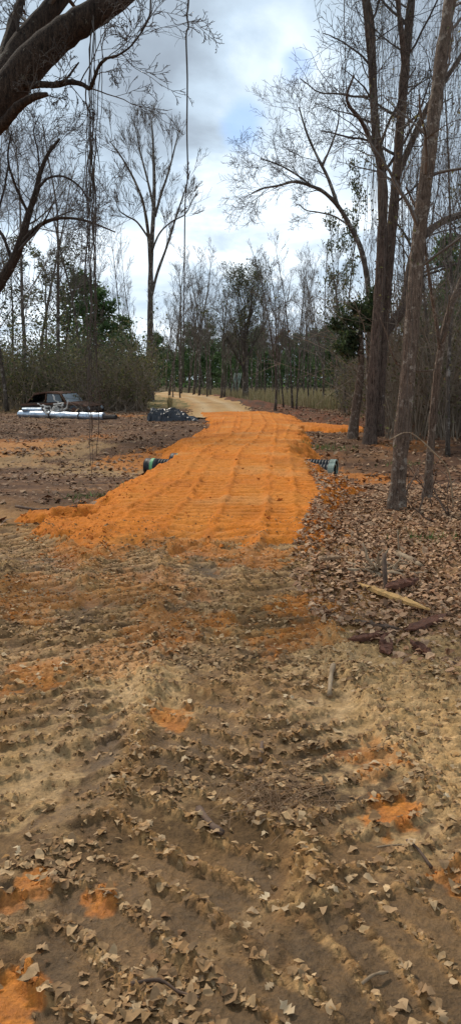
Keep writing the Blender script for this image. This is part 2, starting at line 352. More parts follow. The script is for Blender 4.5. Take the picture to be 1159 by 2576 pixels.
def ground_colour(x, y, rut, lug, h, ta):
    one = np.ones(x.shape)[:, None]
    def c(r, g, b): return np.array([[r, g, b]])*one
    def mx(a, b, t): return a+(b-a)*np.clip(t, 0, 1)[:, None]
    n_lo = fbm(x*0.55, y*0.55, 4, 101); n_mid = fbm(x*2.2, y*2.2, 4, 111); n_hi = fbm(x*9, y*9, 3, 121)
    near = mx(c(.25, .155, .072), c(.37, .24, .12), ss(-.3, .4, n_mid))
    near = mx(near, c(.42, .215, .06), ss(0.0, .55, n_lo)*ss(3.0, 5.5, y)*0.6)
    near = mx(near, c(.115, .08, .05), ss(.15, .5, -n_mid+.4*n_hi)*0.8)
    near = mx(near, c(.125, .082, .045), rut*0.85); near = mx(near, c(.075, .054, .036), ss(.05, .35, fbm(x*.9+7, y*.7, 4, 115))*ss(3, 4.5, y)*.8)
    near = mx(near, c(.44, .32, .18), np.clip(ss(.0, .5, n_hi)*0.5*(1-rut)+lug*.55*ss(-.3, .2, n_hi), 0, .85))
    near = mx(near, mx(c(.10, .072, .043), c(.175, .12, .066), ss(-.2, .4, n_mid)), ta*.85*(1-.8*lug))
    near = mx(near, c(.075, .055, .038), ta*ss(.2, .5, fbm(x*1.7, y*1.1, 3, 117))*.6)
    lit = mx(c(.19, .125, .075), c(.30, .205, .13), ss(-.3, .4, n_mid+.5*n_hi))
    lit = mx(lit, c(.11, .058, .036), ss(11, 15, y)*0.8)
    right = ss(0.0, 0.5, x-mud_edge(y)+0.4*n_mid)
    col = mx(near, lit, right*ss(3.6, 4.6, y+0.5*n_lo))
    st = fbm(x*0.35, y*1.6, 4, 131)                                     # sideways vehicle streaks on the cleared ground
    mid = mx(c(.085, .050, .033), c(.15, .092, .058), ss(-.35, .35, st))
    mid = mx(mid, c(.32, .20, .115), ss(.3, .6, st)*0.7); mid = mx(mid, c(.075, .048, .033), ss(.12, .45, fbm(x*1.2, y*2.6, 4, 141))*0.85)
    mid = mx(mid, c(.16, .135, .06), ss(.15, .5, fbm(x*.3, y*.5, 3, 151))*ss(26, 32, y)*0.7)
    col = mx(col, mid, ss(8.2, 11, y+n_lo*1.2-0.6*ss(0, 1, x)))
    d, s, _ = seg_dist(x, y, BERM); col = mx(col, mx(c(.15, .06, .03), c(.07, .045, .03), ss(-.2, .3, n_mid)), 1-ss(1.2, 2.3, d+n_mid))
    field = ss(44, 52, y+2*n_lo-0.5*x); col = mx(col, mx(c(.28, .22, .12), c(.15, .15, .065), ss(-.3, .3, n_mid)), field*ss(1.0, 2.4, d))
    wood = ss(85, 120, y+10*n_lo); col = mx(col, c(.10, .085, .055), wood)
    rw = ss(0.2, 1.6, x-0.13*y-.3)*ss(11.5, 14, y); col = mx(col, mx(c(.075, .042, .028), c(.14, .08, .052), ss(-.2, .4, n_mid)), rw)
    col = mx(col, mx(c(.52, .41, .27), c(.42, .32, .19), ss(-.3, .3, n_hi)), blobs(x, y, PALE)*0.85)
    col = col*np.array([[1.16, .94, .66]])*(1+.5*fbm(x*31, y*31, 2, 125)*(1-.6*rut)*(1-ss(7, 10, y)))[:, None]
    return mx(col, mx(c(.62, .215, .03), c(.50, .165, .028), ss(-.3, .3, n_hi)), blobs(x, y, ORANGE)*.9)
def build_ground():
    ys = [-25, -12, -6, -3, -1.5, -0.6, 0, 0.4, 0.7]
    y = 0.9
    while y < 42: ys.append(y); y *= (1.0046 if y < 3.3 else (1.0038 if y < 8.6 else 1.008)) if y > 1.5 else 1.01
    while y < 900: ys.append(y); y *= 1.035
    ys = np.array(ys)
    ui = np.sinh(np.linspace(-1, 1, 401)*1.15)/math.sinh(1.1); uo = np.geomspace(1.0, 1+150, 26)[1:]-1
    hw = np.maximum(0.36*np.abs(ys)+1.5, 2.0)
    X = np.concatenate([(-hw[:, None]-(uo[::-1]*np.maximum(1, ys[:, None]/60))[:, :]), ui[None, :]*hw[:, None], hw[:, None]+(uo*np.maximum(1, ys[:, None]/60))], 1)
    Y = np.repeat(ys[:, None], X.shape[1], 1); sh = X.shape
    x, y = X.ravel(), Y.ravel()
    h, rut, lug, ridge = GH(x, y, True); ta = GH.ta
    cnt = 0.35*np.exp(-((y-13.5)/6.5)**2)*ss(8.2, 10.5, y)*(1-ss(-.4, .3, np.maximum(XL(y)-x, x-XR(y))+0.15))   # under the fill
    h = h-cnt
    col = ground_colour(x, y, rut, lug, h, ta); wet = np.clip(np.maximum(rut*1.1, ta*.8)*ss(-.4, .2, fbm(x*1.3, y*1.3, 3, 161)), 0, 1)*(1-ss(7, 9, y))
    i = np.arange(len(x)).reshape(sh); q = np.stack([i[:-1, :-1], i[:-1, 1:], i[1:, 1:], i[1:, :-1]], -1).reshape(-1, 4)
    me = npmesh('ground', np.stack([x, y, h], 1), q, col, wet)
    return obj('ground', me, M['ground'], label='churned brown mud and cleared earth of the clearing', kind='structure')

# ------------------------------------------------------------------ the fresh orange sand fill across the ditch, with its flanks and spills
EL = UL([(215, 1375), (230, 1330), (300, 1285), (345, 1235), (370, 1215)])
def edge(pts):
    a = sorted([UP(x, y) for x, y in pts], key=lambda p: p[1]); return [p[1] for p in a], [p[0] for p in a]
LE = edge([(200, 1372), (215, 1330), (270, 1270), (340, 1225), (405, 1180), (425, 1140), (480, 1110), (530, 1085), (535, 1065), (505, 1045), (480, 1035)])
RE = edge([(812, 1372), (832, 1310), (850, 1255), (826, 1205), (792, 1165), (770, 1120), (762, 1095), (770, 1075), (740, 1055), (650, 1040), (620, 1032)])
def XL(y): return np.interp(y, *LE)-.10*np.exp(-((np.asarray(y)-15.6)/3)**2)
def XR(y): return np.interp(y, *RE)+.02*np.exp(-((np.asarray(y)-15.2)/3)**2)
SPILL = [([UP(90, 1308), UP(250, 1292)], .20), ([UP(760, 1078), UP(868, 1086)], .95), ([UP(800, 1225), UP(848, 1243)], .32), ([UP(180, 1335), UP(260, 1340)], .28)]
STRK = [  # dozer passes over the sand
    ([(300, 1370), (420, 1290), (500, 1220), (570, 1150), (620, 1090), (620, 1050)], .42), ([(450, 1372), (520, 1290), (575, 1210), (620, 1130), (650, 1080), (640, 1045)], .42),
    ([(590, 1376), (620, 1290), (640, 1210), (670, 1130), (690, 1080), (660, 1045)], .44), ([(720, 1376), (725, 1290), (720, 1210), (715, 1130), (715, 1085), (690, 1050)], .44),
    ([(140, 1312), (300, 1290), (420, 1240), (500, 1180), (560, 1110), (580, 1060)], .40), ([(800, 1350), (780, 1270), (750, 1190), (735, 1120), (745, 1085)], .38)]
STRK = [(UL(a), w) for a, w in STRK]
def sand_d(x, y):
    nz = 0.30*fbm(x*0.9, y*0.9, 4, 201)+0.12*fbm(x*4, y*4, 3, 211)
    d = np.minimum(x-XL(y), XR(y)-x)
    yn = 7.35+0.35*pn(x*0.9, x*0+2, 221)+0.55*ss(-0.1, -1.2, x)*0+0.12*pn(x*4, x*0+7, 222)
    for pts, r in SPILL:
        dd, _, _ = seg_dist(x, y, pts); d = np.maximum(d, r-dd*1.0)
    return d + nz, y-yn+0.5*nz
def SZ(x, y):
    d, dn = sand_d(x, y); g = HB(x, y)
    top = 0.10+0.13*np.exp(-((y-14.0)/4)**2)+0.02*np.sin(x*1.2)+0.06*ss(20, 30, y)
    top = top+ss(22, 32, y)*HB(x, y)
    z = np.minimum(top, g+0.06+0.62*d); z = np.minimum(z, g+0.02+0.14*dn)
    k = 0.08; w = np.exp(-(top-z)/k); z = z-0.03*w*0                    # keep the shoulder
    det = np.zeros(x.shape); pk = np.zeros(x.shape); wx = x+0.05*pn(x*1.8, y*1.8, 231); wy = y+0.05*pn(x*1.8, y*1.8, 232)
    on = ss(0.0, 0.35, d)
    for k, (pts, w) in enumerate(STRK):
        dd, s, side = seg_dist(wx, wy, pts); a = 1-ss(w*.40, w*.55, dd)
        sp_ = 0.19+0.012*(k % 3); l = 1-(1-np.abs(np.sin(s/sp_*np.pi+.6*pn(x*3, y*3, 240+k))))**2.0
        brk = ss(-.4, .1, pn(x*1.6, y*1.6, 250+k)+.08)
        pk = np.maximum(pk, a*brk)
        det = det*(1-a*brk)+a*brk*(-0.04+0.056*l) + 0.045*np.exp(-((dd-w*.56)/.05)**2)*(0.5+pn(x*5, y*5, 260+k))
    z = z+on*det+(.4+.6*(1-pk))*(0.026*fbm(x*3.5, y*2.2, 3, 271, .5)+0.012*fbm(x*15, y*9, 3, 281, .65)-.026*(1-np.abs(fbm(x*6, y*7, 2, 285, .6)))**7)+0.03*ss(.2, .6, fbm(x*7, y*7, 2, 291))*(1-0.6*on)
    SZ.packed = pk*on
    return z, d, dn
def build_sand():
    ys = []; y = 5.6
    while y < 44: ys.append(y); y *= 1.0042
    ys = np.array(ys); u = np.linspace(0, 1, 330)
    lo, hi = XL(ys)-1.5, XR(ys)+1.9
    X = lo[:, None]+u[None, :]*(hi-lo)[:, None]; Y = np.repeat(ys[:, None], len(u), 1); sh = X.shape; x, y = X.ravel(), Y.ravel()
    z, d, dn = SZ(x, y)
    end = 36.5+0.8*pn(x*0.8, y*0.2, 300); z = z-0.25*ss(0, 2.5, y-end)
    n1 = fbm(x*.7, y*.7, 4, 311); n2 = fbm(x*6, y*6, 3, 321)
    c = np.array([[.64, .195, .020]])+0*x[:, None]
    c = c+(np.array([[.50, .155, .022]])-c)*np.clip(ss(.0, .6, n1)*.7+ss(.1, .5, n2)*.4, 0, 1)[:, None]
    pk = SZ.packed; c = c+(np.array([[.65, .235, .038]])-c)*(pk*ss(-.4, .3, fbm(x*1.2, y*.6, 3, 325))*.7)[:, None]; c = c*(1-.22*ss(.1, .5, fbm(x*.45, y*.3, 3, 327)))[:, None]
    c = c+(np.array([[.40, .20, .075]])-c)*(ss(.45, -.25, dn+.6*n2+.4*n1)*.8)[:, None]
    c = c+(np.array([[.60, .34, .13]])-c)*(ss(.1, .6, -n1)*.35)[:, None]
    keep = (d > -.35) & (dn > -1.4) & (y < end+2.5)
    i = np.arange(len(x)).reshape(sh); q = np.stack([i[:-1, :-1], i[:-1, 1:], i[1:, 1:], i[1:, :-1]], -1).reshape(-1, 4); q = q[keep[q].all(1)]
    us = np.unique(q); mp = np.zeros(len(x), int); mp[us] = np.arange(len(us))
    me = npmesh('sand_road', np.stack([x, y, z], 1)[us], mp[q], c[us])
    return obj('sand_road', me, M['sand'], label='fresh orange sand road fill pressed with dozer tracks', kind='structure')
TANL = UL([(560, 1040), (540, 1020), (500, 1004), (440, 995), (390, 991.5), (330, 990)])
def build_tan():
    ys = np.geomspace(33, 112, 150); c = sorted(TANL, key=lambda p: p[1]); yy = [p[1] for p in c]; xx = [p[0] for p in c]
    print('tan', c)
    cx = np.interp(ys, yy, xx); u = np.linspace(-3.4, 3.4, 70)
    X = cx[:, None]+u[None, :]*np.interp(ys, [33, 60, 112], [1, .95, 1.2])[:, None]; Y = np.repeat(ys[:, None], 70, 1); sh = X.shape; x, y = X.ravel(), Y.ravel()
    a = np.repeat(u[None, :], len(ys), 0).ravel(); d = 1.9-np.abs(a)+.35*fbm(x*.6, y*.3, 3, 331)
    z = HB(x, y)+np.minimum(.09, -.02+.12*d)+.02*fbm(x*2, y*1.2, 3, 341)-0.035*np.exp(-((np.abs(a)-.8)/.3)**2)
    n = fbm(x*.9, y*.25, 4, 351)
    c1 = np.array([[.46, .28, .115]])+0*x[:, None]; c1 = c1+(np.array([[.43, .235, .09]])-c1)*ss(-.2, .5, n)[:, None]
    c1 = c1+(np.array([[.58, .42, .24]])-c1)*(np.exp(-((np.abs(a)-.8)/.35)**2)*.6)[:, None]
    keep = d > -.6
    i = np.arange(len(x)).reshape(sh); q = np.stack([i[:-1, :-1], i[:-1, 1:], i[1:, 1:], i[1:, :-1]], -1).reshape(-1, 4); q = q[keep[q].all(1)]
    me = npmesh('dirt_road', np.stack([x, y, z], 1), q, c1)
    return obj('dirt_road', me, M['tan'], label='pale tan dirt road curving away to the left', kind='structure')
def surf(x, y):
    """top of the ground or of the sand on it"""
    x = np.asarray(x, float); y = np.asarray(y, float)
    g = GH(x, y); m = (y > 5.6) & (y < 38)
    if m.any():
        z, d, dn = SZ(x[m], y[m]); ok = (d > -.35) & (dn > -1.4); gz = g[m].copy(); gz = np.where(ok, np.maximum(z, gz), gz); g[m] = gz
    return g
def gz1(x, y): return float(surf(np.array([x]), np.array([y]))[0])
ground = build_ground(); sand = build_sand(); tan = build_tan()

# ------------------------------------------------------------------ dead leaves, clods
rng = np.random.RandomState(11)
def leaf_proto(kind, k, coarse=False):
    r = np.random.RandomState(100+k)
    if kind == 'oak': s = np.array([0, .14, .28, .40, .52, .66, .78, .90, 1.0]); w = np.array([.02, .10, .30, .13, .36, .15, .30, .14, .01])
    elif kind == 'oval': s = np.array([0, .12, .35, .6, .85, 1.0]); w = np.array([.02, .15, .27, .25, .13, .01])
    else: s = np.array([0, .1, .3, .5, .75, 1.0]); w = np.array([.02, .22, .33, .24, .11, .0])
    if coarse: s = np.array([0, .4, 1.0]); w = np.array([.08, .30, .06])
    c1, c2, fold = r.uniform(-.35, .45), r.uniform(-.3, .3), r.uniform(-.1, .35)
    z = c1*(s-.4)**2 + .12*np.sin(s*7+r.rand()*6); lat = c2*(s-.3)**2
    V = []
    for a, b, zz, l in zip(s, w, z, lat):
        j = r.uniform(.8, 1.2, 2); V += [(a-.5, l+b*j[0], zz+fold*b*j[0]*r.uniform(.4, 1.5)), (a-.5, l, zz), (a-.5, l-b*j[1], zz+fold*b*j[1]*r.uniform(.4, 1.5))]
    Fq = []
    for i in range(len(s)-1): Fq += [(3*i, 3*i+1, 3*i+4, 3*i+3), (3*i+1, 3*i+2, 3*i+5, 3*i+4)]
    V = np.array(V); V[:, 2] -= V[:, 2].min(); return V, np.array(Fq)
def scatter(protos, pos, size, tilt, cols, yaw=None):
    n = len(pos); which = rng.randint(len(protos), size=n); yw = rng.rand(n)*2*np.pi if yaw is None else yaw
    ax = rng.rand(n)*2*np.pi; tl = np.abs(rng.randn(n))*tilt
    VV = []; FF = []; CC = []; off = 0
    for k, (V, Fq) in enumerate(protos):
        m = which == k; c = m.sum()
        if not c: continue
        cy, sy = np.cos(yw[m]), np.sin(yw[m]); S = size[m]
        v = V[None]*S[:, None, None]; x = v[..., 0]*cy[:, None]-v[..., 1]*sy[:, None]; y = v[..., 0]*sy[:, None]+v[..., 1]*cy[:, None]; z = v[..., 2]
        kx, ky = np.cos(ax[m])[:, None], np.sin(ax[m])[:, None]; ct, st = np.cos(tl[m])[:, None], np.sin(tl[m])[:, None]
        dt = kx*x+ky*y                                    # Rodrigues about a level axis
        x2 = x*ct+ky*z*st+kx*dt*(1-ct); y2 = y*ct-kx*z*st+ky*dt*(1-ct); z2 = z*ct+(kx*y-ky*x)*st
        w = np.stack([x2, y2, z2], -1)+pos[m][:, None, :]
        VV.append(w.reshape(-1, 3)); FF.append((Fq[None]+np.arange(c)[:, None, None]*len(V)).reshape(-1, Fq.shape[1])+off); CC.append(np.repeat(cols[m], len(V), 0)); off += c*len(V)
    return np.concatenate(VV), FF, np.concatenate(CC)
def leaf_cols(n, pal, mudf=None):
    pal = np.array(pal)*np.array([[1.12, .97, .78]]); c = pal[rng.randint(len(pal), size=n)]*rng.uniform(.7, 1.25, (n, 1))
    if mudf is not None: c = c+(np.array([[.27, .175, .09]])-c)*(mudf*rng.rand(n))[:, None]
    return c
PAL_MUD = [(.50, .36, .21), (.40, .26, .14), (.32, .20, .10), (.58, .44, .28), (.25, .15, .08), (.46, .33, .20)]
PAL_LIT = [(.46, .30, .20), (.36, .21, .13), (.27, .15, .09), (.54, .39, .28), (.22, .13, .085), (.42, .29, .21), (.15, .09, .06), (.48, .34, .24)]
FINE = [leaf_proto(['oak', 'oval', 'long'][k % 3], k) for k in range(12)]
FINE2 = [leaf_proto(['oval', 'long'][k % 2], k+50) for k in range(10)]
COARSE = [leaf_proto('oval', 30+k, True) for k in range(6)]
def sample(n, y0, y1, xl, xr, power=1.0):
    y = y0+(y1-y0)*rng.rand(n)**power; a, b = xl(y), xr(y); return a+(b-a)*rng.rand(n), y
def put(name, protos, x, y, size, tilt, pal, mudf, lift, label):
    z = surf(x, y)+lift*rng.rand(len(x)); c = leaf_cols(len(x), pal, np.full(len(x), mudf))
    V, Fq, C = scatter(protos, np.stack([x, y, z], 1), size, tilt, c); me = npmesh(name, V, Fq, C, smooth=False); return V, Fq, C, me
def litter_all():
    # foreground leaves gather on the lugs and ridges of the mud
    x, y = sample(120000, .9, 7.6, lambda y: -.34*y-1.7, lambda y: .34*y+1.7, 1.1)
    _, rut, lug, ridge = GH(x, y, True); cl = fbm(x*1.5, y*1.5, 3, 401)
    p = np.clip(.02+.85*lug*ss(-.35, .2, cl)+.35*ridge+.75*ss(.15, .45, cl)-.7*rut, 0.01, 1)*(1-.55*ss(4.5, 7, y)*(x < mud_edge(y)))
    p = p*(1-.75*blobs(x, y, ORANGE))*(1-.35*GH.ta*ss(3.0, 4.2, y))
    k = rng.rand(len(x)) < p*(.62+.6*(1-ss(2.6, 4.0, y))); x, y = x[k], y[k]; n = len(x)
    size = np.clip(rng.lognormal(math.log(.022), .55, n), .008, .065); size *= 1-.2*ss(4, 7, y); big = size > .034
    PM = PAL_MUD+[(.22, .14, .075), (.16, .10, .055), (.32, .21, .11), (.26, .16, .08)]
    parts = [put('a', FINE2, x[big], y[big], size[big], .2, PM, .6, .008, ''), put('e', COARSE, x[~big], y[~big], size[~big], .28, PM, .7, .008, '')]
    x, y = sample(110000, 1.0, 8.3, lambda y: -.36*y-1.4, lambda y: np.minimum(.36*y+1.4, mud_edge(y)+.5), .8)
    _, rut, lug, ridge = GH(x, y, True); d_, dn_ = sand_d(x, y); p = np.clip(.10+.6*lug+.4*ridge+.6*ss(0, .4, fbm(x*1.9, y*1.9, 3, 405))-.7*rut, .02, 1)*(1-.7*blobs(x, y, ORANGE))*(dn_ < .05)*(1-.5*GH.ta)
    k = rng.rand(len(x)) < p*.5; x, y = x[k], y[k]; n = len(x)
    parts.append(put('d', COARSE, x, y, np.clip(rng.lognormal(math.log(.019), .45, n), .006, .045), .22, PAL_MUD+[(.20, .12, .06), (.14, .085, .045), (.30, .18, .08), (.36, .21, .08)], .5, .01, ''))
    # thick litter on the right under the trees
    x, y = sample(64000, 3.6, 13.5, lambda y: mud_edge(y)-.35, lambda y: .38*y+2.4, .8)
    k = (rng.rand(len(x)) < (.45+.5*ss(-.3, .3, fbm(x*1.2, y*1.2, 3, 411)))*(1-.75*blobs(x, y, PALE))*(1-.55*ss(10, 13, y))); x, y = x[k], y[k]; n = len(x)
    size = np.clip(rng.lognormal(math.log(.046), .40, n), .018, .095); big = (size > .052) & (y < 10)
    parts.append(put('b', FINE2, x[big], y[big], size[big], .34, PAL_LIT, .25, .03, '')); parts.append(put('f', COARSE, x[~big], y[~big], size[~big], .34, PAL_LIT, .25, .025, ''))
    # cleared ground left and right of the fill, far side too
    x, y = sample(42000, 8.2, 44, lambda y: -.36*y-1, lambda y: .36*y+1, .75)
    d, dn = sand_d(x, y); dens = ss(-.25, .35, fbm(x*.5, y*1.1, 3, 421))
    k = (rng.rand(len(x)) < .25+.75*dens) & ((d < -.1) | (y > 38)); x, y = x[k], y[k]; n = len(x)
    parts.append(put('c', COARSE, x, y, np.clip(rng.lognormal(math.log(.085), .4, n), .04, .18), .4, [tuple(.62*q for q in p_) for p_ in PAL_LIT], .15, .02, ''))
    names = [('leaf_litter', 'larger dead leaves trodden into the foreground mud'), ('leaf_litter', 'small broken leaf bits trodden into the foreground mud'), ('leaf_flakes', 'muddy leaf flakes strewn over the tread marks'), ('leaf_litter', 'whole brown oak leaves of the thick litter on the right'), ('leaf_litter', 'thick brown leaf litter on the right under the trees'), ('leaf_litter', 'scattered dead leaves over the cleared ground beside the road')]
    for (V, Fq, C, me), (nm, lb) in zip(parts, names):
        me.name = nm; obj(nm, me, M['litter'], label=lb, kind='stuff')
litter_all()
def single_leaves():
    mes = []
    for k, (V, Fq) in enumerate(FINE):
        st = Tubes(); st.add([(-.5, 0, V[1, 2]), (-.62, .02, V[1, 2]+.02), (-.72, .05, V[1, 2]+.03)], [.012, .010, .008], 3)
        tv, tf = st.arrays(); mes.append(npmesh('fallen_leaf', np.concatenate([V, tv]), [Fq]+[f+len(V) for f in tf], smooth=True)); mes[-1].materials.append(M['leafobj'])
    x, y = sample(2600, 1.45, 4.4, lambda y: -.31*y-.08, lambda y: .31*y+.08, 1.3)
    _, rut, lug, ridge = GH(x, y, True); p = np.clip(.25+.4*lug+.5*ridge-.1*rut, .05, 1); k = np.where(rng.rand(len(x)) < p)[0][:290]
    kinds = {'oak': 'lobed tan dead leaf lying flat on the foreground mud', 'oval': 'oval pale brown dead leaf lying on the foreground mud', 'long': 'pointed curled dead leaf lying on the foreground mud'}
    z = surf(x[k], y[k])
    for i, q in enumerate(k):
        t = rng.randint(12); kd = ['oak', 'oval', 'long'][t % 3]
        o = obj('fallen_leaf', mes[t], None, None, kinds[kd], 'leaf', {'oak': 'lobed dead leaves on the mud', 'oval': 'oval dead leaves on the mud', 'long': 'pointed dead leaves on the mud'}[kd])
        s = rng.uniform(.026, .054); o.scale = (s, s, s); o.location = (x[q], y[q], z[i]+.003)
        o.rotation_euler = (rng.randn()*.14, rng.randn()*.14, rng.rand()*6.28)
single_leaves()
def clods():
    bm = bmesh.new(); bmesh.ops.create_cone(bm, cap_ends=False, segments=4, radius1=.5, radius2=.28, depth=.55); bmesh.ops.contextual_create(bm, geom=[e for e in bm.edges if e.is_boundary and e.verts[0].co.z > 0]); V0 = np.array([v.co[:] for v in bm.verts]); bm.verts.index_update(); F0 = np.array([[v.index for v in f.verts] for f in bm.faces if len(f.verts) == 4]); bm.free()
    pr = []
    for k in range(6):
        r = np.random.RandomState(k); V = V0*(1+.25*r.randn(len(V0), 1))+.07*r.randn(len(V0), 3); V[:, 2] *= .8; pr.append((V, F0))
    x, y = sample(52000, .9, 8.5, lambda y: -.35*y-1.4, lambda y: np.minimum(.35*y+1.4, mud_edge(y)+.4), 1.2)
    _, rut, lug, ridge = GH(x, y, True); k = rng.rand(len(x)) < np.clip(.1+.7*lug+.4*ridge-.3*rut, .03, 1); x, y = x[k], y[k]; n = len(x)
    size = np.clip(rng.lognormal(math.log(.012), .5, n), .005, .05); z = surf(x, y); c = leaf_cols(n, [(.28, .18, .09), (.20, .13, .07), (.34, .23, .12), (.40, .29, .17)])
    o = blobs(x, y, ORANGE); c = c+(np.array([[.54, .2, .045]])-c)*(o > .4)[:, None]
    V, Fq, C = scatter(pr, np.stack([x, y, z], 1), size, .5, c); obj('mud_clods', npmesh('mud_clods', V, Fq, C, smooth=False), M['clod'], label='crumbled mud clods thrown up along the ruts', kind='stuff')
    x, y = sample(11000, 6.8, 30, lambda y: XL(y)-.8, lambda y: XR(y)+.8, 1.6)
    d, dn = sand_d(x, y); k = ((d > -.35) & (dn > -.5)) & (rng.rand(len(x)) < np.where(d < .3, .8, .07)); x, y = x[k], y[k]; n = len(x)
    size = np.clip(rng.lognormal(math.log(.022), .55, n), .01, .08); z = surf(x, y); c = leaf_cols(n, [(.56, .21, .045), (.46, .16, .035), (.6, .25, .06)])
    V, Fq, C = scatter(pr, np.stack([x, y, z], 1), size, .5, c); obj('sand_clods', npmesh('sand_clods', V, Fq, C, smooth=False), M['sand'], label='loose orange sand clods along the fill edges', kind='stuff')
clods()

# ------------------------------------------------------------------ trees
R_ = random.Random(5)
def rv(): return Vector((R_.gauss(0, 1), R_.gauss(0, 1), R_.gauss(0, 1)))
def turn(d, ang, az=None):
    a = d.orthogonal().normalized(); b = d.cross(a); az = R_.uniform(0, 6.283) if az is None else az
    return (d*math.cos(ang)+(a*math.cos(az)+b*math.sin(az))*math.sin(ang)).normalized()
DEF = dict(kids=(7, 6, 4), ratio=(.5, .45, .4), ang=(.75, .8, .8), wander=.13, trop=.06, segs=(7, 5, 4, 3), t0=.25, rmin=.008, taper=.35, rr=.5)
def grow(T, p, d, L, r, lvl, Q, ends=None):
    n = Q['segs'][min(lvl, len(Q['segs'])-1)]; pts = [p.copy()]; rad = [r]; p = p.copy(); d = d.copy(); dirs = [d.copy()]
    r1 = max(r*Q['taper'], Q['rmin']*.8)
    for i in range(n):
        d = (d+rv()*Q['wander']+Vector((0, 0, Q['trop']))).normalized(); p = p+d*(L/n); pts.append(p.copy()); rad.append(r+(r1-r)*(i+1)/n); dirs.append(d.copy())
    T.add(pts, rad, 5 if r > .04 else 3)
    if ends is not None: ends.append((pts, lvl))
    if lvl < len(Q['kids']):
        k = Q['kids'][lvl]; k = max(1, int(k*R_.uniform(.7, 1.3)+.5))
        for j in range(k):
            t = Q['t0']+(1-Q['t0'])*(j+R_.random())/k; i = min(n-1, int(t*n)); f = t*n-i
            q = pts[i].lerp(pts[i+1], f); rq = rad[i]+(rad[i+1]-rad[i])*f
            grow(T, q, turn(dirs[i+1], Q['ang'][lvl]*R_.uniform(.6, 1.25)), L*Q['ratio'][lvl]*R_.uniform(.65, 1.25)*(1.15-.45*t), max(Q['rmin'], rq*Q['rr']*R_.uniform(.8, 1.1)), lvl+1, Q, ends)
def smooth(pts, per=5):
    p = [Vector(q) for q in pts]; p = [p[0]*2-p[1]]+p+[p[-1]*2-p[-2]]; out = []
    for i in range(1, len(p)-2):
        for k in range(per):
            t = k/per; a, b, c, d = p[i-1], p[i], p[i+1], p[i+2]
            out.append(.5*((2*b)+(c-a)*t+(2*a-5*b+4*c-d)*t*t+(3*b-a-3*c+d)*t**3))
    out.append(p[-2]); return out
def empty(name, loc, label, cat, group=None):
    return obj(name, None, None, None, label, cat, group, None, loc)
def rel(o, base):
    for it in o.items: it[0][:] -= np.array(base)
PXR = SXY/F
def hand_tree(name, label, cat, stems, bark, twig, Q, crown, ends=None, group=None, sides=12, base=None, flare=1.6):
    """stems: list of (points in the photo with depth, width at bottom / top in photo px). crown: per stem (count, t0, t1, length, angle)"""
    T = Tubes(); C = Tubes(); root = None
    for si, (pp, w0, w1) in enumerate(stems):
        pts = [P(*q) if len(q) == 3 else Vector(q[:3]) for q in pp]; dep = pts[0].y
        if si == 0:
            b = pts[0]; root = Vector((b.x, b.y, gz1(b.x, b.y))) if base is None else Vector(base)
            if base is None: pts[0] = root+Vector((0, 0, -.25))
            pts = pts if base is None else [root+Vector((0, 0, -.25))]+pts
        sm = smooth(pts, 6); n = len(sm); r0, r1 = w0*.5*PXR*dep, w1*.5*PXR*sm[-1].y
        rad = [(r0+(r1-r0)*i/(n-1))*(1+.05*R_.gauss(0, 1)) for i in range(n)]
        if si == 0:
            for i, f in ((0, flare), (1, 1+(flare-1)*.6), (2, 1+(flare-1)*.3), (3, 1+(flare-1)*.12)): rad[i] *= f
        T.add(sm, rad, sides if r0 > .06 else 6)
        if si < len(crown) and crown[si]:
            cnt, t0, t1, ln, ang = crown[si]
            for k in range(cnt):
                t = t0+(t1-t0)*(k+R_.random())/cnt; i = min(n-2, int(t*(n-1))); d = (sm[i+1]-sm[i]).normalized()
                grow(C, sm[i], turn(d, ang*R_.uniform(.7, 1.2)), ln*R_.uniform(.5, 1.2), max(Q['rmin'], rad[i]*R_.uniform(.2, .4)), 0, Q, ends)
    rel(T, root); o = empty(name, root, label, cat, group)
    obj('trunk', T.mesh('trunk'), bark, o)
    if C.items:
        rel(C, root); obj('crown', C.mesh('crown'), twig, o)
    return o
def leaf_cloud(pts, n, spread, size, pal, seed=1, flat=1.0, droop=0.0):
    r = np.random.RandomState(seed); pts = np.array([tuple(p) for p in pts]); i = r.randint(len(pts), size=n)
    p = pts[i]+r.randn(n, 3)*spread*np.array([1, 1, .8]); a = r.randn(n, 3); a /= np.linalg.norm(a, axis=1, keepdims=True); b = r.randn(n, 3); b = np.cross(a, b); b /= np.linalg.norm(b, axis=1, keepdims=True)
    s = size*r.uniform(.6, 1.4, (n, 1)); a = a*s; b = b*s*.55*flat
    V = np.stack([p-a, p+b, p+a, p-b], 1).reshape(-1, 3); c = np.array(pal)[r.randint(len(pal), size=n)]*r.uniform(.6, 1.35, (n, 1))
    return V, np.arange(n*4).reshape(n, 4), np.repeat(c, 4, 0)
def endpts(ends, lvls): return [p for pts, l in ends if l in lvls for p in pts[1:]]
def leaf_obj(ends, lvls, n, spread, size, pal, parent, base, name='foliage', seed=1, zmin=None):
    pts = endpts(ends, lvls)
    if zmin is not None: pts = [p for p in pts if p.z > zmin]
    V, q, c = leaf_cloud(pts, n, spread, size, pal, seed); V = V-np.array(base)
    return obj(name, npmesh(name, V, q, c, smooth=False), M['green'], parent)
G_DARK = [(.045, .07, .028), (.07, .10, .038), (.033, .05, .022), (.09, .11, .05)]
G_OLIVE = [(.17, .16, .06), (.125, .13, .05), (.21, .185, .08), (.09, .095, .04)]
G_PINE = [(.08, .15, .045), (.115, .20, .065), (.06, .11, .035), (.15, .21, .08)]
G_BROWN = [(.13, .09, .05), (.09, .06, .035), (.07, .07, .035)]
RE_ENDS = []
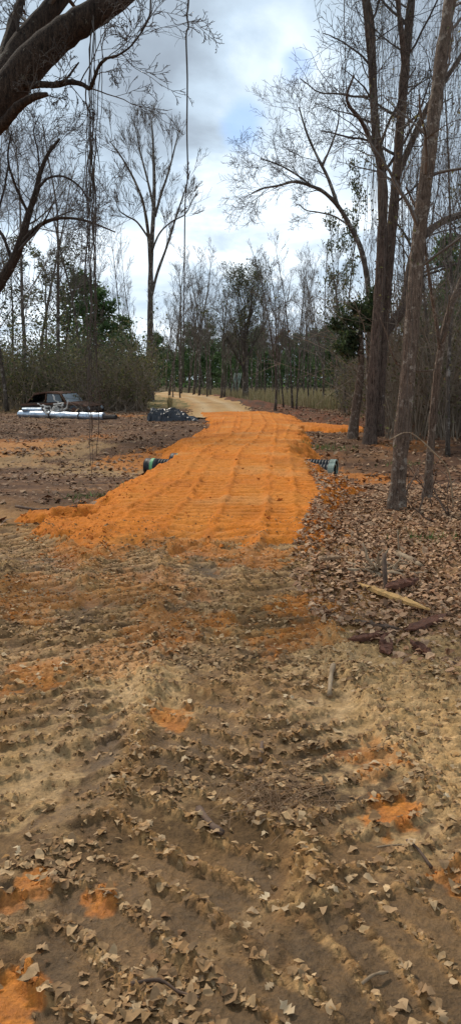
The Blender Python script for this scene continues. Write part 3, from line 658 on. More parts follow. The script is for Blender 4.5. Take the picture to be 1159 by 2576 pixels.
def near_trees():
    global RE_ENDS
    # 1 front slim trunk on the right
    Q = dict(DEF, kids=(5, 4), ratio=(.5, .5), rmin=.004, segs=(8, 6, 4), wander=.12, trop=.02)
    d = UP(995, 1283)[1]; e = []
    t1 = hand_tree('slim_tree', 'slender pale-flecked tree trunk leaning right in front of the dark twin trunks', 'tree',
        [([(995, 1283, d), (1008, 1120, d), (1022, 980, d+.05), (1038, 780, d+.1), (1055, 580, d+.2), (1080, 380, d+.3), (1108, 160, d+.45), (1140, -60, d+.6), (1175, -330, d+.8)], 42, 26)],
        M['bark_pale'], M['twig'], Q, [(10, .42, .98, 1.3, 1.1)], e); RE_ENDS += e
    # 2 twin trunk behind it
    d = UP(935, 1118)[1]; e = []
    Q2 = dict(DEF, kids=(5, 4, 2), ratio=(.52, .52, .5), rmin=.0045, wander=.12, trop=.0, segs=(8, 6, 4, 3))
    t2 = hand_tree('twin_trunk_tree', 'large dark red-brown tree forking into twin stems and hung with vines', 'tree',
        [([(928, 1118, d), (937, 1000, d), (945, 860, d), (955, 720, d), (962, 560, d), (960, 440, d+.1), (945, 330, d+.2), (937, 200, d+.3), (932, 60, d+.5), (905, -80, d+.6), (890, -260, d+.7)], 31, 14),
         ([(951, 1100, d+.15), (955, 960, d+.2), (965, 820, d+.25), (978, 660, d+.3), (990, 520, d+.4), (1005, 330, d+.6), (1018, 170, d+.7), (1032, 20, d+.9), (1050, -150, d+1.2), (1060, -330, d+1.4)], 30, 16),
         ([(955, 860, d+.3), (985, 815, d+.6), (1015, 770, d+.9), (1035, 660, d+1.3), (1060, 600, d+1.7), (1110, 560, d+2.2), (1170, 535, d+2.8), (1260, 480, d+3.4)], 26, 14),
         ([(960, 425, d), (930, 350, d-.3), (905, 300, d-.6), (880, 270, d-.8), (872, 240, d-1), (890, 190, d-1.1)], 12, 5),
         ([(965, 410, d), (950, 380, d-.2), (938, 310, d-.3), (935, 220, d-.3), (928, 160, d-.3)], 13, 6),
         ([(995, 450, d+.4), (1030, 370, d+.6), (1070, 280, d+.9), (1120, 200, d+1.3), (1180, 110, d+1.6)], 17, 9),
         ([(1018, 170, d+.7), (1010, 90, d+.5), (1000, 0, d+.4), (995, -120, d+.3)], 16, 8),
         ([(938, 230, d+.3), (925, 120, d+.1), (915, 20, d-.1), (900, -90, d-.2)], 9, 5)],
        M['bark_red'], M['twig_dark'], Q2, [(16, .5, 1, 2.2, 1.0), (18, .45, 1, 2.4, 1.0), (12, .3, 1, 2.4, .9), (10, .3, 1, 1.6, .9), (6, .3, 1, 1.2, .9), (10, .2, 1, 1.8, .9), (6, .2, 1, 1.5, .8), (6, .2, 1, 1.4, .8)], e); RE_ENDS += e
    # 3 thin right tree with forked stem
    d = UP(1075, 1258)[1]; e = []
    t3 = hand_tree('thin_tree', 'thin crooked tree trunk at the right edge with a fork above head height', 'tree',
        [([(1073, 1258, d), (1080, 1160, d), (1088, 1060, d), (1097, 960, d), (1110, 870, d), (1128, 790, d), (1150, 730, d+.1), (1190, 640, d+.2), (1240, 520, d+.3)], 22, 13),
         ([(1107, 890, d), (1098, 820, d-.1), (1085, 740, d-.2), (1072, 650, d-.3), (1060, 560, d-.3), (1020, 470, d-.4)], 10, 5),
         ([(1100, 930, d), (1060, 935, d-.2), (1010, 925, d-.3), (985, 890, d-.4), (975, 850, d-.4), (955, 800, d-.4)], 5, 3)],
        M['bark_pale'], M['twig'], dict(Q, kids=(4, 3), rmin=.003), [(8, .5, 1, .9, 1), (6, .3, 1, .8, .9), None], e)
    # 4 leaning stub with a holly crown
    d = UP(885, 1105)[1]; e = []
    QH = dict(DEF, kids=(6, 4), ratio=(.6, .5), rmin=.006, trop=.0)
    t4 = hand_tree('holly_tree', 'short leaning tree with a dark glossy evergreen crown beside the twin trunks', 'tree',
        [([(884, 1106, d-.3), (893, 1040, d-.3), (903, 970, d-.3), (908, 900, d-.3), (905, 830, d-.3), (903, 775, d-.3)], 28, 8)], M['bark_pale'], M['twig_dark'], QH, [(12, .6, .98, .75, 1.0)], e)
    b = t4.location.copy(); leaf_obj(e, (0, 1, 2), 5200, .07, .052, G_DARK, t4, b, seed=3)
    # 5 arched bare tree reaching left over the road
    d = UP(930, 1085)[1]+1.2; e = []
    Q5 = dict(DEF, kids=(6, 4, 3), ratio=(.6, .6, .55), rmin=.0045, wander=.09, trop=.03, segs=(8, 6, 4, 3))
    t5 = hand_tree('arching_tree', 'bare tree arching left over the road with a fan of fine twigs', 'tree',
        [([(930, 1080, d), (928, 960, d), (928, 820, d), (925, 720, d), (908, 630, d), (880, 570, d), (850, 520, d-.1), (815, 485, d-.3), (785, 470, d-.5), (740, 458, d-.7), (700, 468, d-.9), (660, 475, d-1), (632, 488, d-1.1)], 17, 3),
         ([(850, 520, d-.1), (825, 450, d+.1), (800, 400, d+.3), (775, 345, d+.5), (760, 300, d+.6), (752, 270, d+.7)], 9, 3),
         ([(785, 470, d-.5), (745, 440, d-.2), (700, 415, d), (655, 400, d+.2)], 6, 2.5),
         ([(810, 420, d+.2), (835, 360, d+.2), (850, 310, d+.1), (852, 270, d)], 6, 2.5),
         ([(880, 570, d), (840, 545, d+.4), (800, 535, d+.7), (770, 530, d+.9), (752, 515, d+1)], 5, 2)],
        M['bark_far'], M['twig_dark'], Q5, [(16, .55, 1, 1.3, .8), (14, .2, 1, 1.3, .8), (9, .2, 1, 1.2, .8), (9, .2, 1, 1.2, .8), (4, .5, 1, .8, .8)], e)
    # 6 tall left tree with a vase crown
    d = UP(377, 1012)[1]; e = []
    Q6 = dict(DEF, kids=(5, 4, 3), ratio=(.62, .62, .6), ang=(.42, .45, .5), rmin=.010, wander=.055, trop=.05, segs=(8, 6, 4, 3))
    print('tall tree depth', d)
    t6 = hand_tree('tall_bare_tree', 'tall bare grey tree with an upswept fan crown left of the road', 'tree',
        [([(377, 1012, d), (377, 900, d), (378, 780, d), (380, 640, d), (386, 540, d), (388, 460, d), (386, 390, d+1), (383, 330, d+1.5), (380, 305, d+2)], 17, 2.5),
         ([(379, 700, d), (374, 600, d-.5), (362, 520, d-1.5), (345, 470, d-2), (320, 420, d-2.5), (295, 380, d-3), (275, 355, d-3)], 9, 2),
         ([(378, 760, d), (395, 690, d+.5), (420, 620, d+1), (445, 540, d+1.5), (465, 480, d+2), (478, 430, d+2)], 8, 2),
         ([(390, 545, d), (405, 490, d+1), (425, 430, d+1.5), (440, 370, d+1.5), (450, 330, d+2)], 7, 2),
         ([(374, 600, d-.5), (345, 560, d-1), (320, 545, d-1.5), (300, 530, d-2), (290, 500, d-2)], 5, 2),
         ([(386, 520, d), (370, 450, d+.5), (352, 380, d+1), (345, 330, d+1)], 6, 2),
         ([(380, 640, d), (400, 590, d-1), (430, 560, d-1), (465, 540, d-1), (485, 505, d-1)], 5, 2)],
        M['bark_far'], M['twig'], Q6, [(8, .5, 1, 2.3, .55), (9, .25, .95, 2.3, .55), (9, .25, .95, 2.1, .5), (8, .2, .95, 2.2, .5), (7, .3, .95, 1.8, .55), (8, .2, .95, 2.2, .5), (6, .3, .9, 1.6, .55)], e)
    # 7 curving dark tree at the left edge
    d = 26.0; e = []
    Q7 = dict(DEF, kids=(5, 4, 3), ratio=(.6, .6, .55), rmin=.006, wander=.11, trop=.03, segs=(8, 6, 5, 4))
    bx, by = P(-75, 1040, d).x, d
    t7 = hand_tree('crooked_tree', 'dark crooked tree curving in from the left edge with drooping twiggy branches', 'tree',
        [([(-55, 850, d), (-30, 760, d), (5, 705, d), (35, 655, d), (55, 600, d), (72, 540, d+.3), (92, 480, d+.5), (100, 440, d+.6), (120, 390, d+.8), (150, 350, d+1)], 34, 6),
         ([(45, 630, d), (75, 590, d-.4), (110, 562, d-.8), (150, 550, d-1.2), (195, 552, d-1.6), (240, 565, d-2), (290, 585, d-2.4)], 12, 3),
         ([(92, 480, d+.5), (120, 450, d+.9), (160, 445, d+1.3), (200, 470, d+1.6), (225, 510, d+1.8)], 7, 3),
         ([(30, 660, d), (10, 600, d+.5), (-10, 560, d+1), (10, 480, d+1.3), (20, 420, d+1.5)], 9, 4),
         ([(72, 540, d+.3), (40, 470, d), (20, 400, d-.3), (30, 330, d-.5)], 8, 3),
         ([(100, 440, d+.6), (95, 380, d+.4), (85, 330, d+.3), (100, 290, d+.2)], 5, 2)],
        M['bark_dark'], M['twig_dark'], Q7, [(8, .4, 1, 2.2, .9), (10, .2, 1, 1.8, .9), (7, .2, 1, 1.7, .9), (7, .2, 1, 1.8, .9), (7, .2, 1, 1.8, .9), (7, .2, 1, 1.6, .9)], e, base=(bx, by, gz1(bx, by)))
    # 8 big leaning oak out of frame on the left whose limbs cross the top corner
    d = 8.2; e = []
    Q8 = dict(DEF, kids=(5, 4, 3), ratio=(.55, .5, .5), rmin=.0028, wander=.13, trop=-.01, segs=(8, 6, 4, 3))
    t8 = hand_tree('leaning_oak', 'massive dark mossy oak limb slanting across the top left corner', 'tree',
        [([(-420, 760, d), (-260, 540, d), (-110, 390, d), (-20, 285, d), (60, 178, d), (150, 92, d+.05), (250, 25, d+.1), (340, -45, d+.25), (460, -150, d+.5), (640, -290, d+.9), (820, -400, d+1.4)], 106, 32),
         ([(-90, 370, d+.1), (-10, 240, d+.5), (40, 130, d+.8), (95, 60, d+1), (160, -15, d+1.2), (240, -120, d+1.6)], 62, 34),
         ([(-60, 330, d+.1), (0, 318, d-.2), (45, 270, d-.35), (85, 245, d-.45), (119, 238, d-.5)], 34, 10),
         ([(50, 205, d), (75, 215, d-.1), (105, 213, d-.2), (140, 214, d-.3), (175, 207, d-.4), (205, 212, d-.5), (226, 222, d-.55), (238, 195, d-.6), (250, 165, d-.65), (268, 147, d-.7)], 17, 7),
         ([(268, 147, d-.7), (295, 140, d-.8), (325, 120, d-.9), (350, 90, d-1), (375, 40, d-1)], 6, 2),
         ([(-40, 300, d+.3), (20, 100, d+1.2), (50, 10, d+1.6), (70, -100, d+2)], 26, 18),
         ([(135, 213, d-.3), (165, 200, d-.5), (185, 175, d-.7), (198, 158, d-.8)], 7, 4)],
        M['bark_dark'], M['twig_dark'], Q8, [None, (5, .4, .9, .7, 1), (3, .5, 1, .4, 1), (8, .3, 1, .6, 1.0), (8, .2, 1, .55, .9), (6, .3, 1, .7, 1), (3, .3, 1, .3, .9)], e,
        base=(-4.35, 8.2, gz1(-4.35, 8.2)), sides=18)
    return e
OAK_ENDS = near_trees()

# ------------------------------------------------------------------ vines that hang from the canopy
def vine_path(a, b, n, amp, seed):
    r = np.random.RandomState(seed); k = r.randn(n, 3)*amp; k = np.cumsum(k, 0)*.5; k -= np.linspace(0, 1, n)[:, None]*k[-1]; k[0] = 0
    return [Vector(a).lerp(Vector(b), i/(n-1))+Vector((k[i, 0], k[i, 1], 0)) for i in range(n)]
def vines():
    d = 9.0
    tp = P(478, -150, d); o = empty('hanging_vine', tp, 'single long dark vine hanging straight down over the road', 'vine')
    T = Tubes(); T.add(smooth([P(478, -160, d), P(474, 0, d), P(470, 40, d), P(474, 68, d), P(468, 92, d), P(471, 200, d), P(470, 330, d), P(472, 440, d), P(466, 500, d), P(464, 620, d), P(463, 760, d), P(461, 880, d), P(462, 965, d)], 4),
        np.linspace(.011, .006, 49), 5); rel(T, tp); obj('vine_stem', T.mesh('vine_stem'), M['twig_dark'], o)
    T = Tubes()
    for yd in (95, 100, 700, 745, 520): grow(T, P(469, yd, d), Vector((R_.choice((-1, 1)), .3, .1)).normalized(), .3, .002, 1, dict(DEF, kids=(3, 2), rmin=.0015))
    rel(T, tp); obj('tendrils', T.mesh('tendrils'), M['twig_dark'], o, kind='stuff')
    tp = P(376, -60, 8.0); o = empty('hanging_vine', tp, 'short curved vine dangling beside the oak limb at the top', 'vine')
    T = Tubes(); T.add(smooth([P(380, -80, 8), P(379, 0, 8), P(376, 40, 8), P(360, 75, 8), P(336, 108, 8)], 4), np.linspace(.010, .007, 17), 5); rel(T, tp); obj('vine_stem', T.mesh('vine_stem'), M['twig_dark'], o)
    tp = P(236, 60, 8.3); o = empty('vine_bundle', tp, 'thick bundle of twisted hanging vines on the left reaching near the ground', 'vine')
    for k in range(11):
        r = np.random.RandomState(40+k); x0 = 236+r.randn()*7; x1 = 232+r.randn()*9; yb = [1200, 1080, 1190, 1000, 985, 930, 1150, 900, 1010, 960, 1090][k]
        T = Tubes(); a = P(x0, (30 if k < 5 else 330)+r.rand()*60, 8.3+r.randn()*.1); b = P(x1, yb, 8.6+r.randn()*.15); n = 26; pa = vine_path(a, b, n, .022, 60+k)
        T.add(pa, np.linspace(.0062, .0035, n)*r.uniform(.5, 1.1), 4); rel(T, tp); s = obj('strand', T.mesh('strand'), M['twig_dark'], o)
    T = Tubes()
    for k in range(230):
        r = np.random.RandomState(400+k); yd = 1010-780*r.rand()**1.5; w = 7 if yd < 560 else 14; p = P(234+r.randn()*w, yd, 8.5+r.randn()*.12)
        grow(T, p, Vector((r.randn(), r.randn()*.4, r.randn()-.3)).normalized(), r.uniform(.08, .35), .0022, 1, dict(DEF, kids=(3, 2), rmin=.0016, trop=-.1, wander=.3))
    rel(T, tp); obj('tendrils', T.mesh('tendrils'), M['twig_dark'], o, kind='stuff')
    for x0, x1, y0, y1, dd in ((262, 248, 60, 440, 8.1), (226, 205, 230, 700, 8.0), (214, 222, 200, 560, 8.2), (247, 240, 150, 610, 7.9)):
        tp = P(x0, y0, dd); o = empty('hanging_vine', tp, {262: 'thin vine hanging just right of the vine bundle', 226: 'thin vine hanging left of the vine bundle under the side branch', 214: 'thinnest vine hanging between the side branch and the thicket', 247: 'thin wavy vine close against the vine bundle'}[x0], 'vine')
        T = Tubes(); T.add(vine_path(tp, P(x1, y1, dd), 20, .02, x0), np.linspace(.005, .002, 20), 4); rel(T, tp); obj('vine_stem', T.mesh('vine_stem'), M['twig_dark'], o)
    tp = P(866, -40, 14.0); o = empty('hanging_vine', tp, 'thin single vine hanging left of the right-hand trees', 'vine')
    T = Tubes(); T.add(smooth([P(866, -60, 14), P(865, 60, 14), P(868, 140, 14), P(863, 240, 14), P(864, 330, 14), P(862, 420, 14)], 4), np.linspace(.008, .004, 21), 4); rel(T, tp); obj('vine_stem', T.mesh('vine_stem'), M['twig_dark'], o)
    # curtain of vines on the right-hand trees
    pts = [p for q, l in RE_ENDS if l <= 2 for p in q if p.z > 3.2 and p.x/p.y > .172]
    T = Tubes(); lv = []
    for k in range(520):
        a = pts[R_.randrange(len(pts))]; L = min(a.z-.8, R_.uniform(.8, 4.2)); n = 10
        pa = vine_path(a, a+Vector((R_.gauss(0, .15), R_.gauss(0, .15), -L)), n, .05, 900+k); T.add(pa, np.linspace(.0045, .0022, n), 3); lv += pa
    obj('vine_curtain', T.mesh('vine_curtain'), M['twig_dark'], label='curtain of thin dry vines hanging from the right-hand trees', kind='stuff')
    V, q, c = leaf_cloud(lv, 5200, .05, .020, G_BROWN+G_OLIVE, 9); obj('vine_leaves', npmesh('vine_leaves', V, q, c, smooth=False), M['green'], label='withered small leaves clinging to the hanging vines', kind='stuff')
vines()

# ------------------------------------------------------------------ trees of the wood behind: a few kinds, copied
def proto(kind, seed):
    R_.seed(seed); T = Tubes(); C = Tubes(); e = []
    H = 10.0
    if kind in ('bare', 'sparse'):
        n = 14; p = Vector((0, 0, -.2)); d = Vector((R_.gauss(0, .04), R_.gauss(0, .04), 1)).normalized(); pts = [p]
        for i in range(n): d = (d+rv()*.04+Vector((0, 0, .05))).normalized(); p = p+d*(H+.2)/n; pts.append(p)
        rad = [.085*(1-.88*i/n)*(1.25 if i == 0 else 1) for i in range(n+1)]; T.add(pts, rad, 7)
        Q = dict(DEF, kids=(5, 3, 2) if kind == 'bare' else (5, 3), ratio=(.58, .58, .55), ang=(.5, .6, .6), rmin=.0055, wander=.07, trop=.06, segs=(6, 4, 3, 3))
        for k in range(22):
            t = .30+.68*(k+R_.random())/22; i = min(n-1, int(t*n)); grow(C, pts[i].lerp(pts[i+1], t*n-i), turn(Vector((0, 0, 1)), R_.uniform(.45, .95)), 2.1*(1.1-.7*t)*R_.uniform(.6, 1.2), max(.01, rad[i]*.4), 0, Q, e)
    elif kind == 'oak':
        n = 6; pts = [Vector((0, 0, -.2)), Vector((0, .05, 1)), Vector((.05, 0, 2)), Vector((.0, 0, 3.2)), Vector((-.05, 0, 5)), Vector((0, 0, 7)), Vector((0, 0, 8.5))]; rad = [.26, .2, .19, .16, .10, .05, .02]; sm = smooth(pts, 3); rr = np.interp(np.linspace(0, 6, len(sm)), range(7), rad); T.add(sm, rr, 9)
        Q = dict(DEF, kids=(6, 4, 2), ratio=(.5, .5, .5), rmin=.009, wander=.08, trop=.05, ang=(.5, .6, .6), t0=.3)
        for k in range(26):
            t = .24+.70*(k+R_.random())/26; i = min(len(sm)-2, int(t*(len(sm)-1))); z = sm[i].z; grow(C, sm[i], turn(Vector((0, 0, 1)), R_.uniform(.25, .62)), min((10.3-z)*1.0, 5.2)*R_.uniform(.75, 1.0), rr[i]*.35+.012, 0, Q, e)
    else:
        n = 10; pts = [Vector((R_.gauss(0, .05), R_.gauss(0, .05), -.2+(H+.2)*i/n)) for i in range(n+1)]; rad = [.13*(1-.85*i/n) for i in range(n+1)]; T.add(pts, rad, 7)
        Q = dict(DEF, kids=(5, 3), ratio=(.5, .5), rmin=.012, wander=.1, trop=.05, segs=(5, 4, 3))
        for k in range(34):
            t = .2+.79*(k+R_.random())/34; i = min(n-1, int(t*n)); grow(C, pts[i].lerp(pts[i+1], t*n-i), turn(Vector((0, 0, 1)), R_.uniform(1.0, 1.5)), 2.9*(1.12-t)*R_.uniform(.7, 1.2), .03, 0, Q, e)
    parts = [('trunk', T.mesh('trunk'), M['bark_far'])]
    if C.items: parts.append(('crown', C.mesh('crown'), M['twig'] if kind != 'oak' else M['twig_dark']))
    if kind == 'sparse': V, q, c = leaf_cloud(endpts(e, (1, 2)), 1500, .12, .075, G_OLIVE+G_DARK, seed); parts.append(('foliage', npmesh('foliage', V, q, c, smooth=False), M['green']))
    if kind == 'oak': V, q, c = leaf_cloud([p for p in endpts(e, (1, 2, 3)) if p.z > 3.0+R_.random()*3.5], 6500, .13, .066, G_OLIVE+G_DARK+[(.12, .13, .08)], seed); parts.append(('foliage', npmesh('foliage', V, q, c, smooth=False), M['green']))
    if kind == 'pine': V, q, c = leaf_cloud(endpts(e, (0, 1, 2)), 5200, .24, .12, G_PINE, seed); V[:, 2] += 0; parts.append(('foliage', npmesh('foliage', V, q, c, smooth=False), M['green']))
    for nm, me, mt in parts: me.materials.append(mt)
    return parts
PR = {'bare': [proto('bare', s) for s in (1, 2, 3, 4)], 'sparse': [proto('sparse', s) for s in (11, 12)], 'pine': [proto('pine', s) for s in (21, 22, 23)], 'oak': [proto('oak', 31)]}
def place(kind, xd, yd, ytop, label, group=None, wide=1.0, name=None, dep=None, v=None):
    if dep is None: x, y = UP(xd, yd)
    else: y = dep; x = ray(xd, 960)[0]*dep/ray(xd, 960)[1]
    z = float(HB(x, y)); top = P(xd, ytop, y).z; s = (top-z)/10.0
    o = empty(name or {'bare': 'bare_tree', 'sparse': 'sparse_leaved_tree', 'pine': 'pine_tree', 'oak': 'evergreen_oak'}[kind], (x, y, z), label, 'tree', group)
    o.scale = (s*wide, s*wide, s); o.rotation_euler = (0, 0, R_.uniform(0, 6.28))
    ps = PR[kind]; ps = ps[R_.randrange(len(ps)) if v is None else v % len(ps)]
    for nm, me, mt in ps: obj(nm, me, None, o)
    return o
R_.seed(77)
def wood():
    place('oak', 615, 1006, 688, 'round-crowned dark evergreen oak beyond the bend of the road', wide=1.0)
    g = 'slim bare trees along the far field'
    lab = 'slim bare tree standing along the far field edge'
    for i, (x, b, t, w) in enumerate([(455, 993, 660, 1.1), (487, 996, 615, 1), (501, 997, 630, 1), (525, 993, 690, .9), (556, 1004, 660, 1), (563, 1001, 690, .9), (590, 994, 740, .9), (646, 993, 720, .8), (657, 992, 740, .8),
                                    (690, 1034, 650, .9), (713, 1026, 700, .8), (745, 1032, 690, .8), (776, 1024, 680, .8), (812, 1018, 640, .9)]):
        place('bare', x, b, t, lab, g, w, v=i)
    for i in range(24):
        x = 440+i*19+R_.uniform(-8, 8); place('bare', x, 0, R_.uniform(610, 740), 'thin bare tree in the belt behind the far field', 'thin bare trees behind the far field', .75, dep=R_.uniform(66, 92), v=i)
    place('bare', 692, 1036, 612, 'tallest slim pale bare tree right of the evergreen oak', wide=.9, v=1)
    place('bare', 735, 1030, 585, 'bare tree with the highest pointed top beyond the sand spill', wide=.8, v=2)
    place('bare', 312, 1008, 555, 'thin straight bare tree just left of the tall fan-crowned tree', wide=.7, v=0)
    place('bare', 334, 1004, 600, 'second thin straight bare tree against the tall fan-crowned tree', wide=.7, v=3)
    place('bare', 425, 997, 610, 'bare tree half hidden by the single hanging vine', wide=1.0, v=2)
    place('sparse', 847, 1022, 545, 'thin-leaved evergreen tree right of the far field', wide=.8, v=0)
    place('sparse', 866, 1030, 395, 'tall narrow evergreen tree rising behind the arching branch', wide=.55, v=1)
    place('bare', 868, 1040, 560, 'bare tree close behind the holly crown', wide=.8, v=3)
    for i, (x, dp, t, w) in enumerate([(60, 46, 300, 1.1), (140, 50, 330, 1.1), (15, 42, 350, 1), (205, 52, 420, 1), (255, 56, 520, .9), (100, 60, 400, 1), (-40, 48, 320, 1.1)]):
        place('bare', x, 0, t, 'bare tree rising behind the left thicket', 'bare trees behind the left thicket', w, dep=dp, v=i)
    for i, (x, dp, t, w) in enumerate([(30, 52, 600, 1.0), (175, 56, 615, 1.0), (115, 62, 640, 1.1), (262, 54, 735, 1.0), (215, 66, 690, 1.1), (-50, 55, 560, 1), (310, 66, 800, 1.0)]):
        place('pine' if i in (3, 4, 6) else 'sparse', x, 0, t, 'dark evergreen tree rising behind the left thicket', 'evergreens behind the left thicket', w*1.3, dep=dp, v=i)
    for i in range(30):
        x = 385+i*17+R_.uniform(-6, 6); dp = R_.uniform(120, 160); t = R_.uniform(810, 890)
        place('pine', x, 0, t, 'young green pine in the far belt beyond the field', 'young pines beyond the field', 1.25, dep=dp, v=i)
    for i in range(26):
        x = 400+i*19+R_.uniform(-8, 8); place('bare', x, 0, R_.uniform(680, 800), 'distant bare tree standing among the far pines', 'distant bare trees', .8, dep=R_.uniform(95, 125), v=i)
    for i, (x, dp, t, w) in enumerate([(1135, 18, 60, .7), (1085, 24, 250, .8), (1180, 22, 150, .8), (1040, 30, 420, .8), (1150, 34, 380, .9), (985, 34, 560, .8), (1100, 40, 480, .9), (1010, 45, 500, .9), (930, 42, 600, .8)]):
        place('bare', x, 0, t, 'bare tree in the tangled wood on the right', 'bare trees in the right-hand wood', w, dep=dp, v=i)
    for i, (x, dp, t, w) in enumerate([(1110, 30, 600, .7), (1165, 27, 480, .6), (1020, 42, 720, .8), (960, 50, 740, .8), (1140, 45, 650, .9), (890, 52, 780, .8)]):
        place('sparse' if i % 2 else 'pine', x, 0, t, 'leafy evergreen tree deep in the right-hand wood', 'evergreens in the right-hand wood', w*1.1, dep=dp, v=i)
wood()

# ------------------------------------------------------------------ thickets, field grass
def thicket(name, label, n, area, hmin, hmax, nleaf, pal, size, seed, r=.009, arch=.25):
    R_.seed(seed); T = Tubes(); lv = []
    for k in range(n):
        x, y = area(); z = float(HB(x, y)); h = R_.uniform(hmin, hmax); d = (Vector((R_.gauss(0, arch), R_.gauss(0, arch), 1))).normalized(); p = Vector((x, y, z-.05)); pts = [p]; m = 7
        dr = Vector((R_.gauss(0, .12), R_.gauss(0, .12), -.06))
        for i in range(m): d = (d+dr*(i/m)+rv()*.09).normalized(); p = p+d*h/m; pts.append(p)
        rr = r*R_.uniform(.6, 1.6); T.add(pts, np.linspace(rr, rr*.4, m+1), 3); lv += pts[2:]
        for j in range(2):
            i = R_.randrange(2, m); grow(T, pts[i], turn(d, R_.uniform(.4, 1)), h*.3, rr*.5, 2, dict(DEF, rmin=.004, segs=(3, 3, 3, 3), kids=(0, 0, 2), ratio=(.5, .5, .5), ang=(.6, .6, .6))); lv.append(T.items[-1][0][-1]); lv.append(T.items[-1][0][1])
    o = obj(name, T.mesh(name), M['stem'], label=label, kind='stuff')
    if nleaf:
        V, q, c = leaf_cloud(lv, nleaf, .16, size, pal, seed); obj(name+'_leaves', npmesh(name+'_leaves', V, q, c, smooth=False), M['green'], label='fine leaves of the '+label, kind='stuff')
def a_left():
    y = R_.uniform(42, 56); f = ray(R_.uniform(-80, 365), 960); return f[0]*y/f[1]-.0, y
def a_left_front():
    y = R_.uniform(40.5, 44); f = ray(R_.uniform(190, 372), 960); return f[0]*y/f[1], y
def a_right():
    y = R_.uniform(21, 40); f = ray(R_.uniform(965, 1330), 960); return f[0]*y/f[1], y
def a_right2():
    y = R_.uniform(34, 55); f = ray(R_.uniform(850, 1050), 960); return f[0]*y/f[1], y
thicket('left_thicket', 'dense olive thicket along the left edge of the clearing', 1100, a_left, 2.2, 4.8, 26000, G_OLIVE+G_OLIVE+G_DARK, .075, 301, .014)
thicket('front_thicket', 'grey arching brush behind the tarp and the wreck', 260, a_left_front, 1.6, 3.6, 4500, G_OLIVE, .06, 302, .012, .4)
thicket('right_thicket', 'tangled brown undergrowth of the right-hand wood', 1900, a_right, 1.8, 5.6, 14000, G_BROWN+G_OLIVE, .05, 303, .013, .3)
thicket('far_thicket', 'brown saplings and brush right of the far field', 420, a_right2, 1.4, 3.4, 5000, G_BROWN+G_OLIVE, .07, 304, .010, .25)
def field():
    r = np.random.RandomState(5); n = 26000; y = 44+70*r.rand(n)**1.3; xd = r.uniform(425, 900, n); a = (xd*SXY-230)/F; x = a*y*1.0
    d, s, _ = seg_dist(x, y, BERM); d2, _, _ = seg_dist(x, y, TANL); k = (d > 1.2) & (d2 > 2.6+y*.004) & (pn(x*.25, y*.12, 9) > -.25); x, y = x[k], y[k]; n = len(x); z = HB(x, y)
    h = r.uniform(.25, .85, n); w = r.uniform(.012, .03, n); an = r.rand(n)*6.28; lx, ly = r.randn(n)*.12, r.randn(n)*.12
    A = np.stack([x-w*np.cos(an), y-w*np.sin(an), z-.02], 1); B = np.stack([x+w*np.cos(an), y+w*np.sin(an), z-.02], 1); C = np.stack([x+lx, y+ly, z+h], 1)
    V = np.stack([A, B, C], 1).reshape(-1, 3); pal = np.array([(.46, .35, .18), (.40, .31, .15), (.24, .22, .09), (.52, .42, .24)]); c = pal[r.randint(4, size=n)]*r.uniform(.7, 1.2, (n, 1))
    obj('field_grass', npmesh('field_grass', V, np.arange(3*n).reshape(-1, 3), np.repeat(c, 3, 0), smooth=False), M['litter'], label='tall dry straw-coloured grass of the far field', kind='stuff')
field()

def far_wood():
    """the unbroken wood that closes the view"""
    r = np.random.RandomState(3); T = Tubes(); pts = []
    for k in range(900):
        y = r.uniform(165, 230); x = r.uniform(-.75, .75)*y; z = float(HB(x, y)); h = r.uniform(6, 12)
        T.add([(x, y, z-.2), (x+r.randn()*.2, y, z+h*.5), (x+r.randn()*.3, y, z+h)], [.12, .08, .03], 3)
        for j in range(8): pts.append((x+r.randn()*2.5, y+r.randn()*3, z+r.uniform(.1, 2.2)))
        for j in range(14): t = r.uniform(.05, 1); pts.append((x+r.randn()*1.3*(1.1-t), y+r.randn()*1.3*(1.1-t), z+h*t))
    V, q, c = leaf_cloud(pts, 56000, .7, .42, G_PINE+G_DARK, 17)
    obj('far_wood_trunks', T.mesh('far_wood_trunks'), M['bark_far'], label='trunks of the distant pine wood closing the view', kind='stuff')
    obj('far_wood', npmesh('far_wood', V, q, c, smooth=False), M['green'], label='distant green pine wood closing the view behind the field', kind='stuff')
far_wood()

# ------------------------------------------------------------------ culvert pipes under the fill
M['pipe'] = plain_mat('black_corrugated_plastic', ((0.3, (0.006, 0.007, 0.009)), (0.75, (0.02, 0.021, 0.024))), 6, 0.5, spec=0.35)
M['band'] = plain_mat('green_band', ((0.3, (0.10, 0.36, 0.14)), (0.7, (0.20, 0.50, 0.24))), 9, 0.5)
M['bell'] = plain_mat('pale_green_bell', ((0.3, (0.12, 0.18, 0.15)), (0.7, (0.26, 0.34, 0.29))), 7, 0.5)
def lathe(prof, k=28):
    """profile (axial, radius) turned round the local X axis"""
    a = np.linspace(0, 2*np.pi, k, endpoint=False); V = np.array([(x, r*math.cos(t), r*math.sin(t)) for x, r in prof for t in a]); n = len(prof)
    i = np.arange(n-1)[:, None]*k+np.arange(k)[None]; j = np.arange(n-1)[:, None]*k+(np.arange(k)[None]+1) % k
    return V, np.stack([i, i+k, j+k, j], -1).reshape(-1, 4)
